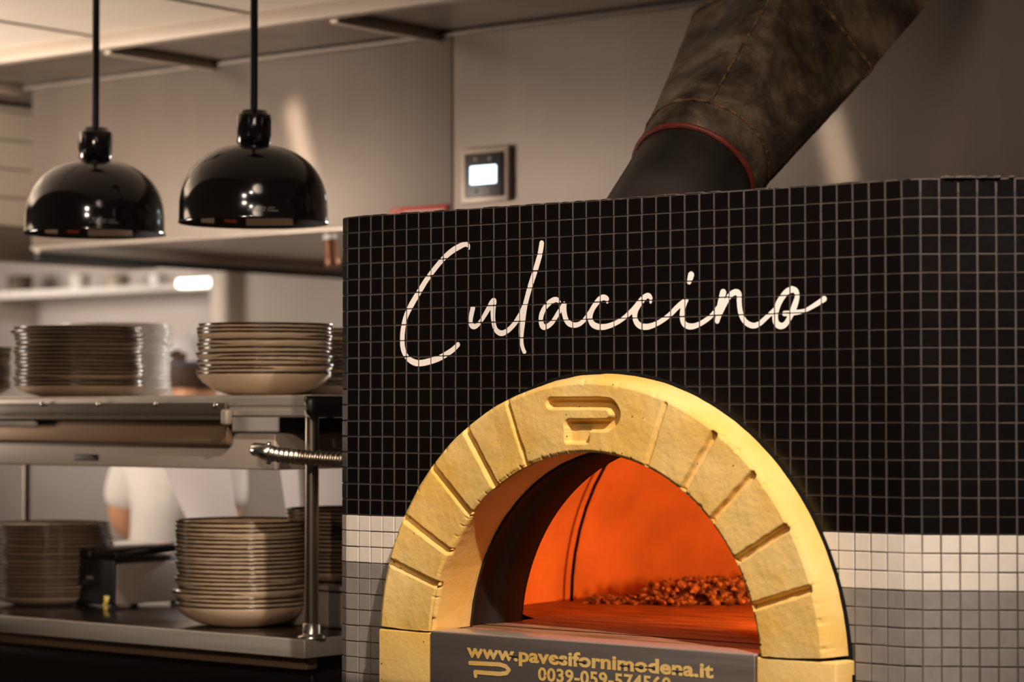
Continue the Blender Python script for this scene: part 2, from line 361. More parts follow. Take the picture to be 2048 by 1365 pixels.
# panel that closes the gap between the ceiling and the hood: fascia, underside, cross bars
b = MB(); b.box(-5.5, .08, 1.00, 1.035, ZC-.004, ZCEIL+.02, .004); b.build('trim_1', 'beige_metal', kind='structure', base=(0, 1.0, ZC))
b = MB(); b.box(-5.5, .08, 1.035, WH+.6, ZC+.012, ZC+.03); b.build('trim_2', 'steel_dark', kind='structure', base=(0, 1.03, ZC+.012))
b = MB()
for (pa, pb) in (((245, 105), (440, 133)), ((722, 46), (912, 82)), ((-190, 150), (0, 175))):
    u0, w0 = onz(*pa, ZC); u1, w1 = onz(*pb, ZC); uu = (u0+u1)/2
    b.box(uu-.014, uu+.014, 1.035, WH-.002, ZC-.012, ZC+.013, .004)
b.build('trim_3', 'beige_metal', kind='structure', base=(0, 1.2, ZC))
b = MB(); b.box(-5.5, .08, WH-.010, WH-.002, ZC-.002, ZC+.008, .002); b.build('trim_4', 'hood_steel', kind='structure', base=(0, WH, ZC))
# tiled side wall beyond the hood's end
uwl = UL-.36
_, zw1 = onw(20, 418, 1.2); _, zw2 = onw(20, 490, 1.2)
b = MB(); b.box(uwl-.1, uwl, .7, 2.2, zw1, ZC); b.build('wall_left', 'wall_tile', kind='structure', base=(uwl, 0, zw1))
b = MB(); b.box(uwl-.1, uwl+.02, .7, 2.2, zw2, zw1, .006); b.build('trim_6', 'steel_dark', kind='structure', base=(uwl, 0, zw2))
b = MB(); b.box(uwl+.003, uwl+.03, WH-.08, WH-.045, zw1, ZC, .003); b.build('trim_7', 'steel_dark', kind='structure', base=(uwl, WH, zw1))
# far walls
WF = 4.1
upl, _ = onw(455, 800, WF)
b = MB(); b.box(upl+.04, 3.0, WF, WF+.1, 0, 3); b.build('wall_back', 'wall_far', kind='structure', base=(0, WF, 0))
b = MB(); b.box(-9.5, upl-.04, WF+.5, WF+.6, 0, 3); b.build('wall_rear', 'wall_mauve', kind='structure', base=(upl, WF+.5, 0))
b = MB(); ua, _ = onw(437, 800, WF); ub, _ = onw(474, 800, WF)
b.box(ua, ub, WF-.06, WF+.5, 0, 3, .01); b.build('trim_5', 'beige_metal', kind='structure', base=(ua, WF, 0))
b = MB(); b.box(-9.5, 3.0, 1.6, 7, 3.0, 3.1); b.build('ceiling_kitchen', 'wall_plain', kind='structure', base=(0, 2, 3.0))
b = MB(); b.box(3.0, 3.1, 1.0, 7, 0, 3); b.build('wall_right', 'wall_plain', kind='structure', base=(3, 1, 0))

# ================================================================== HOOD
hd = thing('extractor_hood', 'long stainless steel extractor hood spanning the kitchen behind the oven', 'extractor hood', (UL, WH, ZB))
us, _ = onw(906, 250, WH)
b = MB(); b.box(UL, us-.003, WH, WH+.01, ZB, ZC+.012, .0015); b.build('front_panel', 'hood_steel', hd)
b = MB(); b.box(us+.003, 2.6, WH, WH+.01, ZB, ZC+.012, .0015); b.build('front_panel', 'hood_steel', hd)
b = MB(); b.box(us-.006, us+.006, WH+.003, WH+.012, ZB, ZC, 0); b.build('panel_joint', 'steel_dark', hd)
b = MB(); b.box(UL, 2.6, WH+.012, 3.7, ZB+.02, ZB+.03); b.build('underside', 'steel', hd)
b = MB(); b.box(UL, UL+.01, WH+.012, 3.7, ZB+.03, ZC); b.build('end_panel', 'steel_dark', hd)
b = MB(); b.box(UL-.004, UL+.022, WH+.01, 3.7, ZB-.012, ZB+.03, .005); b.build('drip_edge', 'beige_metal', hd)
b = MB(); b.box(UL-.008, UL+.018, WH+.012, 3.7, ZB-.030, ZB-.013, .004); b.build('dark_strip', 'black_plastic', hd)  # black strip below the end edge
b = MB(); b.box(UL, 2.6, WH-.004, WH+.014, ZB-.004, ZB+.005, .002); b.build('drip_edge', 'steel', hd)
# made-up nozzle shape stands in for a brown reflection on the hood
u_, z_ = onw(660, 480, 1.75)
nz = thing('reflection_nozzle', 'copper brown nozzle shape standing in for a reflection with white highlight under the steel hood', 'nozzle', (u_, 1.75, z_))
b = MB(); b.lathe([(0, 0), (.014, 0), (.018, -.02), (.020, -.07), (.022, -.085), (0, -.085)], (u_, 1.75, z_+.012), 20, axis=(-.12, 0, 1)); b.build('nozzle_body', 'copper', nz)
b = MB(); b.lathe([(0, .022), (.012, .02), (.017, .012), (.017, -.012), (0, -.013)], (u_, 1.75, z_+.012), 20); b.build('cap', 'white_plastic', nz)  # white piece paints the highlight at the top of the reflection
b = MB(); b.tube([(u_, 1.75, z_+.03), (u_, 1.75, ZB+.02)], .006, 8); b.build('drop_pipe', 'chrome', nz)

# control panel on the hood
wp = WH-.002
p0 = onw(938, 402, wp); p1 = onw(1013, 300, wp); cu_, cz_ = (p0[0]+p1[0])/2, (p0[1]+p1[1])/2; hu, hz = (p1[0]-p0[0])/2, .052
ct = thing('control_panel', 'small black wall controller with glowing white-blue screen and four round buttons on the steel hood', 'control panel', (cu_, wp, cz_-hz))
b = MB(); b.box(cu_-hu-.016, cu_+hu+.014, wp-.012, wp+.001, cz_-hz-.012, cz_+hz+.014, .003); b.build('back_box', 'beige_metal', ct, label='beige surround')
b = MB(); b.box(cu_-hu, cu_+hu, wp-.018, wp-.011, cz_-hz, cz_+hz, .0015); b.build('face_plate', 'black_plastic', ct)
b = MB(); b.box(cu_-hu*.66, cu_+hu*.72, wp-.0195, wp-.0175, cz_-hz*.40, cz_+hz*.42, .0009); b.build('screen', 'screen', ct, label='glowing white-blue screen')
for sx, sz in ((-.36, .74), (.38, .74), (-.38, -.74), (.36, -.74)):
    b = MB(); b.lathe([(.0055, 0), (.0055, .002), (.004, .003), (0, .0032)], (cu_+hu*sx, wp-.0175, cz_+hz*sz), 16, axis=(0, -1, 0)); b.build('button', 'box_grey', ct)
# red sign on the hood, cut off by the oven
q0 = onw(783, 424, wp); q1 = onw(896, 414, wp)
sg = thing('red_sign', 'red notice with white writing fixed to the hood, mostly hidden behind the black tiled oven', 'sign', (q0[0], wp, ZB+.006))
b = MB(); zt = onw(840, 415, wp)[1]
b.box(q0[0], q1[0], wp-.004, wp+.001, ZB+.006, zt+.002, .001); b.build('sign_board', 'red_sign', sg)
b = MB(); b.lathe([(.010, 0), (.013, 0), (.013, .0006), (.010, .0006), (.010, 0)], (q0[0]+.02, wp-.0042, zt-.012), 20, axis=(0, -1, 0))
b.box(q0[0]+.042, q1[0]-.01, wp-.0048, wp-.004, zt-.012, zt-.008); b.box(q0[0]+.042, q1[0]-.03, wp-.0048, wp-.004, zt-.022, zt-.018); b.build('sign_marking', 'label_paper', sg)

# ================================================================== OVEN
CU, CZ, RO, RI = .545, 1.125, .423, .315
WFT = -.05; ZH = 1.148
ov = thing('pizza_oven', 'pizza oven clad in small black, white and grey tiles with a yellow brick arch mouth', 'pizza oven', (.545, .75, 0))
P1T = .02672; PZ = .0265; ZTOP = 1.8317; NR = 44
def rr(r, a): return (CU+r*math.cos(a), CZ+r*math.sin(a))
# plan polyline of the cladding, each run = (start, direction angle, columns)
a28, a17, a34 = math.radians(28.4), math.radians(17), math.radians(34.6)
Pm = Vector((.005-PZ*math.cos(a28), PZ*math.sin(a28)))
Pr1 = Vector((.005+40*P1T-.005, 0)); Pr2 = Pr1+Vector((math.cos(a17), math.sin(a17)))*.0267
runs = [(Pm+Vector((-math.sin(.15), math.cos(.15)))*PZ*40, Vector((math.sin(.15), -math.cos(.15))), 40, PZ),
        (Pm, Vector((math.cos(a28), -math.sin(a28))), 1, PZ), (Vector((.005, 0)), Vector((1, 0)), 40, (Pr1.x-.005)/40),
        (Pr1, Vector((math.cos(a17), math.sin(a17))), 1, .0267), (Pr2, Vector((math.cos(a34), math.sin(a34))), 26, PZ)]
TB = {k: MB() for k in ('tile_black', 'tile_white', 'tile_grey')}
TBL = MB(); GW = .0017; TT = .0035
def clip_half(poly, nx, nz_, d):          # keep nx*x+nz*z > d
    out = []
    for i in range(len(poly)):
        a, c = poly[i], poly[(i+1) % len(poly)]; fa = nx*a[0]+nz_*a[1]-d; fc = nx*c[0]+nz_*c[1]-d
        if fa > 0: out.append(a)
        if (fa > 0) != (fc > 0): t = fa/(fa-fc); out.append((a[0]+(c[0]-a[0])*t, a[1]+(c[1]-a[1])*t))
    return out
def inset(poly, k):
    cx = sum(p[0] for p in poly)/len(poly); cz = sum(p[1] for p in poly)/len(poly)
    ex = max(abs(p[0]-cx) for p in poly); ez = max(abs(p[1]-cz) for p in poly)
    return [(cx+(p[0]-cx)*(1-k/max(ex, k*1.5)), cz+(p[1]-cz)*(1-k/max(ez, k*1.5))) for p in poly]
front_rects = []
for ri, (st, d, nc, pw) in enumerate(runs):
    nrm = Vector((d.y, -d.x))
    for c in range(nc):
        for r in range(NR):
            kind = 'tile_black' if r < 19 else ('tile_white' if r < 22 else 'tile_grey')
            x0 = c*pw+GW/2; x1 = (c+1)*pw-GW/2; zt = ZTOP-r*PZ-GW/2+random.uniform(-.00035, .00035)*(r > 0); zb = ZTOP-(r+1)*PZ+GW/2+random.uniform(-.00035, .00035)
            x0 += random.uniform(-.0003, .0003); x1 += random.uniform(-.0003, .0003)
            poly = [(x0, zb), (x1, zb), (x1, zt), (x0, zt)]
            if ri == 2:
                ug, zg = st.x+(x0+x1)/2, (zt+zb)/2; dx, dz = ug-CU, zg-CZ
                RG = .438
                if zg < ZH+.01 and abs(dx) < RG:
                    continue
                if zg > CZ and math.hypot(dx, dz) < RG+.025:
                    l = math.hypot(dx, dz); nx, nzz = dx/l, dz/l
                    poly = clip_half(poly, nx, nzz, RG+nx*(CU-st.x)+nzz*CZ)
                    if len(poly) < 3: continue
                    ar = abs(sum(poly[i][0]*poly[(i+1) % len(poly)][1]-poly[(i+1) % len(poly)][0]*poly[i][1] for i in range(len(poly))))/2
                    if ar < 2e-5: continue
                else: front_rects.append((st.x+x0, st.x+x1, zb, zt))
            dep = random.uniform(-.0003, .0003) if not (ri == 2 and r < 12) else random.uniform(-.0001, .0001)
            tx, tz = random.uniform(-.006, .006), random.uniform(-.006, .006)
            n = len(poly); cx = sum(p[0] for p in poly)/n; cz = sum(p[1] for p in poly)/n
            q1 = inset(poly, .0008); vs = []
            for (x, z) in poly: P = st+d*x-nrm*TT; vs.append((P.x, P.y, z))
            for (x, z) in poly: P = st+d*x-nrm*(.0012); vs.append((P.x, P.y, z))
            for (x, z) in q1: P = st+d*x+nrm*(dep*.5+(x-cx)*tx+(z-cz)*tz); vs.append((P.x, P.y, z))
            fs = [[2*n+i for i in range(n)]]
            for i in range(n):
                j = (i+1) % n; fs += [[i, j, n+j, n+i], [n+i, n+j, 2*n+j, 2*n+i]]
            tb = TBL if kind == 'tile_white' and (ri < 2 or (ri == 2 and st.x+x0 < CU)) else TB[kind]
            tb.faces(vs, fs, mi=[0]+[1]*(len(fs)-1) if kind == 'tile_black' else None)
for k, nm in (('tile_black', 'black_tiles'), ('tile_white', 'white_tiles'), ('tile_grey', 'grey_tiles')):
    to = TB[k].build(nm, k, ov, label={'tile_black': 'glossy black mosaic tiles', 'tile_white': 'band of cream white mosaic tiles', 'tile_grey': 'grey mosaic tiles'}[k])
    if k == 'tile_black': to.data.materials.append(M['tile_edge'])
TBL.build('white_tiles', 'tile_white', ov, label='band of cream white mosaic tiles')
# grout body behind the tiles (with the mouth cut out)
zlo = ZTOP-NR*PZ
b = MB(); gd = TT-.0004
def gf(U, Z):
    hole = np.where(Z > CZ, np.hypot(U-CU, Z-CZ)-.418, np.abs(U-CU)-.418)
    hole = np.maximum(hole, 1.02-Z); return np.maximum(-hole, np.maximum(np.maximum(.005-U, U-Pr1.x), np.maximum(zlo-Z, Z-ZTOP)))
mask_mesh(b, gf, .005, Pr1.x, zlo, ZTOP, .0215, gd-.0012)
for ri, (st, d, nc, pw) in enumerate(runs):
    if ri == 2: continue
    nrm = Vector((d.y, -d.x)); e = st+d*(nc*pw); off = -nrm*(gd-.0012); s_, e_ = st+off, e+off
    b.faces([(s_.x, s_.y, zlo), (e_.x, e_.y, zlo), (e_.x, e_.y, ZTOP), (s_.x, s_.y, ZTOP)], [[0, 1, 2, 3]])
b.build('grout', 'grout', ov, recalc=False)
# top capping, plaster top and base of the housing
bk = runs[4][0]+runs[4][1]*(26*PZ); lf = runs[0][0]
top = [Vector((.005, .0012)), Vector((Pr1.x, .0012)), Pr2, bk, Vector((bk.x-.1, 1.5)), Vector((.1, 1.5)), lf, Pm+Vector((0, .001))]
b = MB(); n = len(top)
vs = [(p.x, p.y+.001, ZTOP-.02) for p in top]+[(p.x, p.y+.001, ZTOP+.0005) for p in top]
b.faces(vs, [list(range(n))[::-1], list(range(n, 2*n))]+[[i, (i+1) % n, n+(i+1) % n, n+i] for i in range(n)]); b.build('top_slab', 'grout', ov)
b = MB()
for P, Q in ((bk, top[4]), (top[4], top[5]), (top[5], lf)):
    b.faces([(P.x, P.y, zlo), (Q.x, Q.y, zlo), (Q.x, Q.y, ZTOP), (P.x, P.y, ZTOP)], [[0, 1, 2, 3]])
b.build('rear_casing', 'steel_dark', ov)
b = MB(); b.box(.06, 1.1, .06, 1.45, 0, zlo+.01, .01); b.build('stand', 'black_matt', ov)
# chipped mortar along the top edge
b = MB()
for i in range(90):
    t = random.random(); u = .01+t*1.06; w = .003; b.box(u, u+random.uniform(.004, .02), w-.002, w+.006, ZTOP, ZTOP+random.uniform(.0006, .0018), .0003, 1)
for i in range(26):
    x = random.uniform(.02, .16); P = Pr2+runs[4][1]*x; b.box(P.x, P.x+random.uniform(.004, .014), P.y, P.y+.006, ZTOP, ZTOP+random.uniform(.001, .0035), .0004, 1)
b.build('mortar_edge', 'grout', ov, kind='stuff')
# black joint between arch and tiles
b = MB(); NA = 120; vs = []; A_ = [math.pi*i/NA for i in range(NA+1)]
for r, w in ((.441, .001), (.441, -.0012), (.436, -.002), (.415, -.002)):
    vs += [(rr(r, a)[0], w, rr(r, a)[1]) for a in A_]
b.faces(vs, [[k*(NA+1)+i, k*(NA+1)+i+1, (k+1)*(NA+1)+i+1, (k+1)*(NA+1)+i] for k in range(3) for i in range(NA)], True)
for s in (-1, 1):
    b.box(CU+s*.4295-.0145, CU+s*.4295+.0145, -.004, .001, 1.0, CZ)
b.build('black_joint', 'silicone', ov)

# ---- lettering on the tiles (painted on the tile faces, broken by the grout)
def c6(pts, r=13): return [(680+x/2.73, 440+y/2.73, (q[0] if q else r)) for x, y, *q in pts]
def c7(pts, r=13): return [(1300+x/2.73, 440+y/2.73, (q[0] if q else r)) for x, y, *q in pts]
letters = [
 c6([(704, 158, 7), (700, 138, 11), (680, 134, 13), (645, 150, 15), (610, 172, 15), (570, 207, 14), (520, 265, 14), (472, 330, 15), (432, 395, 16), (393, 460, 17), (362, 525, 15), (346, 590, 15), (341, 650, 15), (345, 705, 15), (366, 750, 14), (402, 777, 16), (440, 783, 16), (490, 773, 16), (550, 752, 15), (610, 715, 14), (645, 682, 13)]),
 c6([(726, 482, 15), (718, 520, 14), (713, 555, 14), (722, 578, 15), (742, 582, 12), (768, 556, 11), (800, 505, 13), (828, 455, 15), (840, 445, 17)]),
 c6([(840, 446, 18), (836, 500, 15), (838, 550, 13), (850, 598, 13), (880, 620, 14), (915, 606, 13), (950, 572, 13), (985, 520, 14), (1006, 470, 12)]),
 c6([(1102, 128, 14), (1092, 190, 15), (1066, 280, 15), (1040, 360, 15), (1018, 440, 14), (1004, 500, 17), (995, 560, 19), (990, 620, 16), (992, 670, 12), (1000, 705, 11), (1008, 722, 11)]),
 c6([(1200, 452, 9), (1185, 436, 12), (1160, 442, 14), (1127, 470, 14), (1102, 515, 14), (1098, 555, 14), (1108, 582, 15), (1128, 584, 13), (1160, 560, 12), (1195, 505, 12), (1222, 464, 12)]),
 c6([(1225, 462, 14), (1224, 500, 15), (1235, 545, 14), (1258, 570, 14), (1295, 574, 12), (1330, 552, 11), (1370, 500, 12), (1402, 452, 14), (1432, 425, 14), (1457, 430, 12), (1460, 450, 7)]),
 c6([(1420, 434, 13), (1390, 470, 14), (1370, 510, 14), (1368, 548, 14), (1388, 576, 15), (1432, 586, 14), (1490, 572, 12), (1550, 537, 11), (1606, 486, 13), (1648, 435, 13), (1680, 414, 13), (1697, 426, 10), (1697, 450, 7)]),
 c6([(1665, 425, 13), (1632, 465, 14), (1612, 508, 14), (1614, 548, 14), (1638, 578, 15), (1682, 584, 14), (1740, 562, 12), (1800, 520, 12), (1850, 470, 13), (1890, 440, 13)]),
 c7([(195, 440, 13), (182, 480, 14), (176, 530, 13), (188, 568, 14), (222, 583, 14), (270, 570, 12), (330, 530, 11), (372, 480, 11)]),
 c7([(225, 302, 17), (215, 338, 13)]),
 c7([(400, 398, 17), (387, 450, 16), (376, 510, 15), (368, 552, 13)]),
 c7([(374, 540, 10), (400, 480, 11), (432, 420, 13), (462, 396, 14), (486, 404, 14), (488, 450, 13), (496, 510, 13), (520, 556, 13), (560, 578, 13), (597, 568, 12), (640, 530, 11), (684, 488, 11), (712, 440, 12)]),
 c7([(775, 380, 15), (742, 398, 14), (706, 450, 15), (686, 510, 15), (687, 555, 15), (706, 578, 15), (736, 574, 13), (765, 530, 13), (790, 470, 15), (804, 420, 12), (797, 388, 13), (775, 378, 13)]),
 c7([(735, 512, 12), (800, 506, 11), (850, 494, 9), (910, 460, 11), (952, 432, 13)])]
SS = [[], [], []]
for li, st in enumerate(letters):
    q = smooth_path([(*onw(x, y, 0), r/2.73/1120) for x, y, r in st], 4); SS[0 if li == 0 else 2 if li == 9 else 1].append(q)
rects = [q for q in front_rects if q[2] > 1.5]
def lettersF(U, Z, S):
    D = strokes_sdf(S)(U, Z); T = np.full(U.shape, 9.)
    for (x0, x1, z0, z1) in rects:
        m = (U > x0-.002) & (U < x1+.002) & (Z > z0-.002) & (Z < z1+.002)
        if m.any():
            k = np.maximum(np.maximum(x0-U[m], U[m]-x1), np.maximum(z0-Z[m], Z[m]-z1)); T[m] = np.minimum(T[m], k)
    return np.maximum(D, T)
for S in SS:
    b = MB(); mask_mesh(b, lambda U, Z: lettersF(U, Z, S), .06, .96, 1.56, 1.80, .00125, -.0004); b.build('painted_lettering', 'paint', ov, label='white handwritten lettering')

# ---- yellow arch: displaced polar grid
GA = [math.radians(a) for a in (17.1, 30.2, 43.2, 55.6, 69, 111.5, 124.5, 137, 151, 161.8)]
def px_p(pts, r): return [(*onw(680+x/2.73, 440+y/2.73, WFT), r/2.73/1290) for x, y in pts]
Pl = strokes_sdf([smooth_path(px_p([(1150, 1002), (1300, 1002), (1440, 1003), (1480, 1018), (1500, 1060), (1490, 1095), (1460, 1120)], 31), 4),
                  px_p([(1250, 1122), (1456, 1122)], 33)]+[px_p([(1242, y), (1342, y)], 20) for y in (1112, 1132, 1150, 1168, 1186, 1202)])
NA_, NRD = 760, 84
a0 = math.asin((ZH-CZ)/.37)
al = np.linspace(a0, math.pi-a0, NA_); rl = np.linspace(0, 1, NRD)
AA, RR = np.meshgrid(al, rl, indexing='ij'); R_ = RI+(RO-RI)*RR
Ug = CU+R_*np.cos(AA); Zg = CZ+R_*np.sin(AA)
Zg = np.maximum(Zg, ZH)
dep = np.zeros_like(Ug)
for k, g in enumerate(GA):
    dist = np.abs(R_*np.sin(AA-g)); wv = .0062 if k not in (4, 5) else .0045
    jitter = np.array([[noise.noise(Vector((u*60, z*60, k))) for z in (1,)] for u in R_[0]])[:, 0]*.0012
    wv = wv*(1+0*R_)+jitter[None, :]; mask = np.cos(AA-g) > 0
    fade = 1-smoothstep(RR, .93, .995)*(1 if g < 1.7 else 0)
    depth = .011 if k not in (4, 5) else .004
    dep += np.where(mask, (1-smoothstep(dist, wv*.45, wv*1.25))*depth*fade, 0)
pd = Pl(Ug, Zg); dep += (1-smoothstep(pd, -.0035, .0012))*.0135
nf = np.array([[noise.fractal(Vector((u*22, z*22, 3.)), 1., 2., 4) for u, z in zip(ur, zr)] for ur, zr in zip(Ug[::2], Zg[::2])])
nf = np.repeat(nf, 2, axis=0)[:NA_]; dep += nf*.0011
# voussoirs stand slightly proud of each other
step = np.zeros_like(dep); gs = [0]+GA+[math.pi]; offs = [0, .001, -.001, .0008, 0, 0, .001, -.0005, .0012, -.001, .0014]
for k in range(len(gs)-1): step += np.where((AA >= gs[k]) & (AA < gs[k+1]), offs[k], 0)
dep += step
edge = np.minimum(RR, 1-RR)*(RO-RI); dep += (1-smoothstep(edge, 0, .004))*.0028
chip = np.array([[max(0, noise.fractal(Vector((math.cos(a)*38, math.sin(a)*38, s*5.)), 1., 2., 3)-.25) for s in (0, 1)] for a in al])
dep += chip[:, :1]*.008*(1-smoothstep(RR*(RO-RI), 0, .007)) + chip[:, 1:]*.008*(1-smoothstep((1-RR)*(RO-RI), 0, .006))
Wg = WFT+dep
vs = [(Ug[i, j], Wg[i, j], Zg[i, j]) for i in range(NA_) for j in range(NRD)]
fs = [[i*NRD+j, (i+1)*NRD+j, (i+1)*NRD+j+1, i*NRD+j+1] for i in range(NA_-1) for j in range(NRD-1)]
nb = len(vs)
def strip(edge_idx, profile):            # continue an edge of the grid backwards: (radius, w)
    global vs, fs
    prev = edge_idx
    for (r, w) in profile:
        cur = []
        for i in range(NA_):
            a = al[i]; nn = noise.fractal(Vector((math.cos(a)*12, math.sin(a)*12, w*30)), 1., 2., 3)*.0008
            z = CZ+(r+nn)*math.sin(a); cur.append(len(vs)); vs.append((CU+(r+nn)*math.cos(a), w, max(z, ZH)))
        for i in range(NA_-1): fs.append([prev[i], prev[i+1], cur[i+1], cur[i]])
        prev = cur
strip([i*NRD+NRD-1 for i in range(NA_)], [(.426, -.044), (.431, -.02), (.436, .0), (.436, .004)])
strip([i*NRD for i in range(NA_)], [(.3145, -.046), (.3155, -.03), (.317, -.005), (.319, .02), (.320, .045), (.321, .06)])
# two feet of the arch
b = MB(); b.faces(vs, fs, True)
b.build('arch_surround', 'arch', ov, label='yellow cast brick arch with a recessed emblem at its crown')
for (u0, u1) in ((.119, .2335), (.853, .987)):
    b = MB(); b.box(u0, u1, WFT+.002, .01, .96, ZH-.002, .0035, 3); o = b.build('arch_foot', 'arch', ov, label='yellow brick block under the arch')
# steel plaque with cut letters
b = MB(); b.box(.2345, .852, WFT-.001, WFT+.006, .97, ZH, .0012, 2); pq = b.build('steel_plaque', 'plate_steel', ov, label='brushed steel front plate with cut-out yellow lettering')
b = MB(); b.box(.2345, .852, WFT+.002, .012, ZH-.004, ZH+.0015, .001, 2); b.build('hearth_edge', 'steel', ov)
wq = WFT-.0016
b = MB()
pa, pb = onw(933, 1314, wq), onw(1427, 1357, wq)
put_text(b, 'www.pavesifornimodena.it', pa, pb, .0215, wq, offset=.036, space=1.02)
pc, pd_ = onw(1076, 1361, wq), onw(1342, 1383, wq)
put_text(b, '0039-059-574560', pc, pd_, .0205, wq, offset=.03, space=1.05)
Ps = strokes_sdf([[(*onw(x, y, wq), .0034) for x, y in ((940, 1327), (1000, 1330), (1012, 1334), (1018, 1341), (1013, 1347), (1000, 1349), (950, 1345), (951, 1353))]])
mask_mesh(b, Ps, .29, .42, 1.06, 1.12, .0008, wq)
b.build('cut_lettering', 'arch', pq, label='yellow cut-out lettering and emblem')
# thin bridges of the stencil
u0t, z0t = pa; u1t, z1t = pb; L_ = u1t-u0t
for t, dz_ in ((.205, .0076), (.395, .0078), (.485, .0075), (.66, .0074), (.715, .0075), (.76, .0078), (.865, .006)):
    u = u0t+L_*t; z = z0t+(z1t-z0t)*t+dz_; b = MB(); b.box(u-.009, u+.009, wq-.0010, wq-.0003, z-.0007, z+.0007); b.build('stencil_bridge', 'plate_steel', pq)
# throat, hearth, chamber
b = MB(); NA2 = 90
prof = [(.330, .06), (.331, .075), (.334, .078), (.334, .13), (.329, .133), (.327, .145), (.324, .15), (.324, .20)]
vs = []; A2 = [math.pi*i/NA2 for i in range(NA2+1)]
for r, w in prof: vs += [(rr(r, a)[0], w, rr(r, a)[1]) for a in A2]
b.faces(vs, [[k*(NA2+1)+i, k*(NA2+1)+i+1, (k+1)*(NA2+1)+i+1, (k+1)*(NA2+1)+i] for k in range(len(prof)-1) for i in range(NA2)], True)
vs = [(rr(r, a)[0], .06, rr(r, a)[1]) for r in (.316, .345) for a in A2]
b.faces(vs, [[i, i+1, NA2+2+i, NA2+1+i] for i in range(NA2)])
b.build('throat', 'throat', ov, label='dark steel throat')
b = MB()
b.faces([(CU-.335, .012, ZH-.001), (CU+.335, .012, ZH-.001), (CU+.335, .105, ZH-.001), (CU-.335, .105, ZH-.001)], [[0, 1, 2, 3]])
b.build('hearth_step', 'hearth', ov)
b = MB(); b.lathe([(0, 0), (.60, 0)], (CU, .75, ZH-.0005), 64, smooth=False)
b.faces([(CU-.335, .112, ZH-.0007), (CU+.335, .112, ZH-.0007), (CU+.335, .32, ZH-.0007), (CU-.335, .32, ZH-.0007)], [[0, 1, 2, 3]])
b.build('hearth_floor', 'hearth', ov)
b = MB(); RD = .54; NL, NH = 180, 44
grid = [[None]*(NH+1) for _ in range(NL)]
for i in range(NL):
    a = 2*math.pi*i/NL
    for j in range(NH+1):
        t = j/NH; zz = .43*math.sin(t*math.pi/2); r = RD*max(0., math.cos(t*math.pi/2))**.62
        X, Y, Z_ = CU+r*math.cos(a), .75+r*math.sin(a), ZH+zz
        if math.sin(a) < 0: X, Y = CU+r*math.copysign(abs(math.cos(a))**.5, math.cos(a)), .75-r*abs(math.sin(a))**.5
        if Y < .75 and math.hypot(X-CU, Z_-CZ) < .36 or Y < .21: Y = .21
        grid[i][j] = b.bm.verts.new((X, Y, Z_))
for i in range(NL):
    for j in range(NH):
        q = [grid[i][j], grid[(i+1) % NL][j], grid[(i+1) % NL][j+1], grid[i][j+1]]
        m = sum((v.co for v in q), Vector())/4
        if m.y < .2105: continue
        b.bm.faces.new(q).smooth = True
bmesh.ops.remove_doubles(b.bm, verts=list(b.bm.verts), dist=1e-4)
b.build('dome', 'dome', ov, label='fire-lit refractory dome inside the oven')
b = MB(); vs = [(rr(r, a)[0], .202, rr(r, a)[1]) for r in (.3235, .40) for a in A2]
b.faces(vs, [[i, i+1, NA2+2+i, NA2+1+i] for i in range(NA2)]); b.build('dome_front', 'throat', ov)
# dark joint line in the dome wall
b = MB(); aj = math.atan2(.595-.75, .031-CU); pts = []
for j in range(14):
    t = j/15; zz = .43*math.sin(t*math.pi/2); r = RD*max(0., math.cos(t*math.pi/2))**.62-.0012
    pts.append((CU+r*math.cos(aj), .75+r*math.sin(aj), ZH+zz))
b.tube(pts, .0034, 6); b.build('dome_joint', 'silicone', ov)

# ---- ash in the oven: a heap of small lumps
b = MB(); random.seed(3)
ah = []
for i in range(1300):
    t = random.random(); px = 1165+t*330; big = smoothstep(np.array(t), .25, .75).item()
    u0_, w0_ = onz(px, 1203+6*random.random(), ZH); hmax = .012+.034*big
    u = u0_+random.gauss(0, .015); w = w0_+random.gauss(0, .03)*(.4+big); h = random.random()**1.4*hmax; r = random.uniform(.002, .0062)*(0.6+.7*big)
    if math.hypot(u-CU, w-.75) > .50: continue
    v0 = len(b.bm.verts); res = bmesh.ops.create_icosphere(b.bm, subdivisions=1, radius=r)
    for v in res['verts']:
        v.co *= random.uniform(.65, 1.3); v.co = Vector((v.co.x*1.4, v.co.y*1.2, v.co.z))+Vector((u, w, ZH+max(r*.8, h)))
b.build('ash_heap', 'ash', label='heap of grey wood ash and embers on the oven floor against the back wall', cat='ash', base=(.2, .7, ZH), kind='stuff')
random.seed(11)

# ================================================================== FLUE
T_, PH = 0.84522, -0.0984
fa = Vector((math.sin(T_)*math.sin(PH), math.sin(T_)*math.cos(PH), math.cos(T_)))
fe1 = fa.cross(Vector((0, 0, 1))).normalized(); fe2 = -(fa.cross(fe1))
fc0 = Vector((.398, .38, 1.83))
fl = thing('flue_pipe', 'leaning black and stained steel flue rising from the top of the tiled oven', 'flue', (.398, .38, ZTOP))
def fp(s, x, y): return fc0+fa*s+fe1*x+fe2*y
def cring(s, r, n=64): return [fp(s, r*math.cos(t), r*math.sin(t)) for t in (2*math.pi*i/n for i in range(n))]
def loft(mb, rings, smooth=True):
    n = len(rings[0]); vs = [p for r in rings for p in r]
    mb.faces(vs, [[k*n+i, k*n+(i+1) % n, (k+1)*n+(i+1) % n, (k+1)*n+i] for k in range(len(rings)-1) for i in range(n)], smooth)
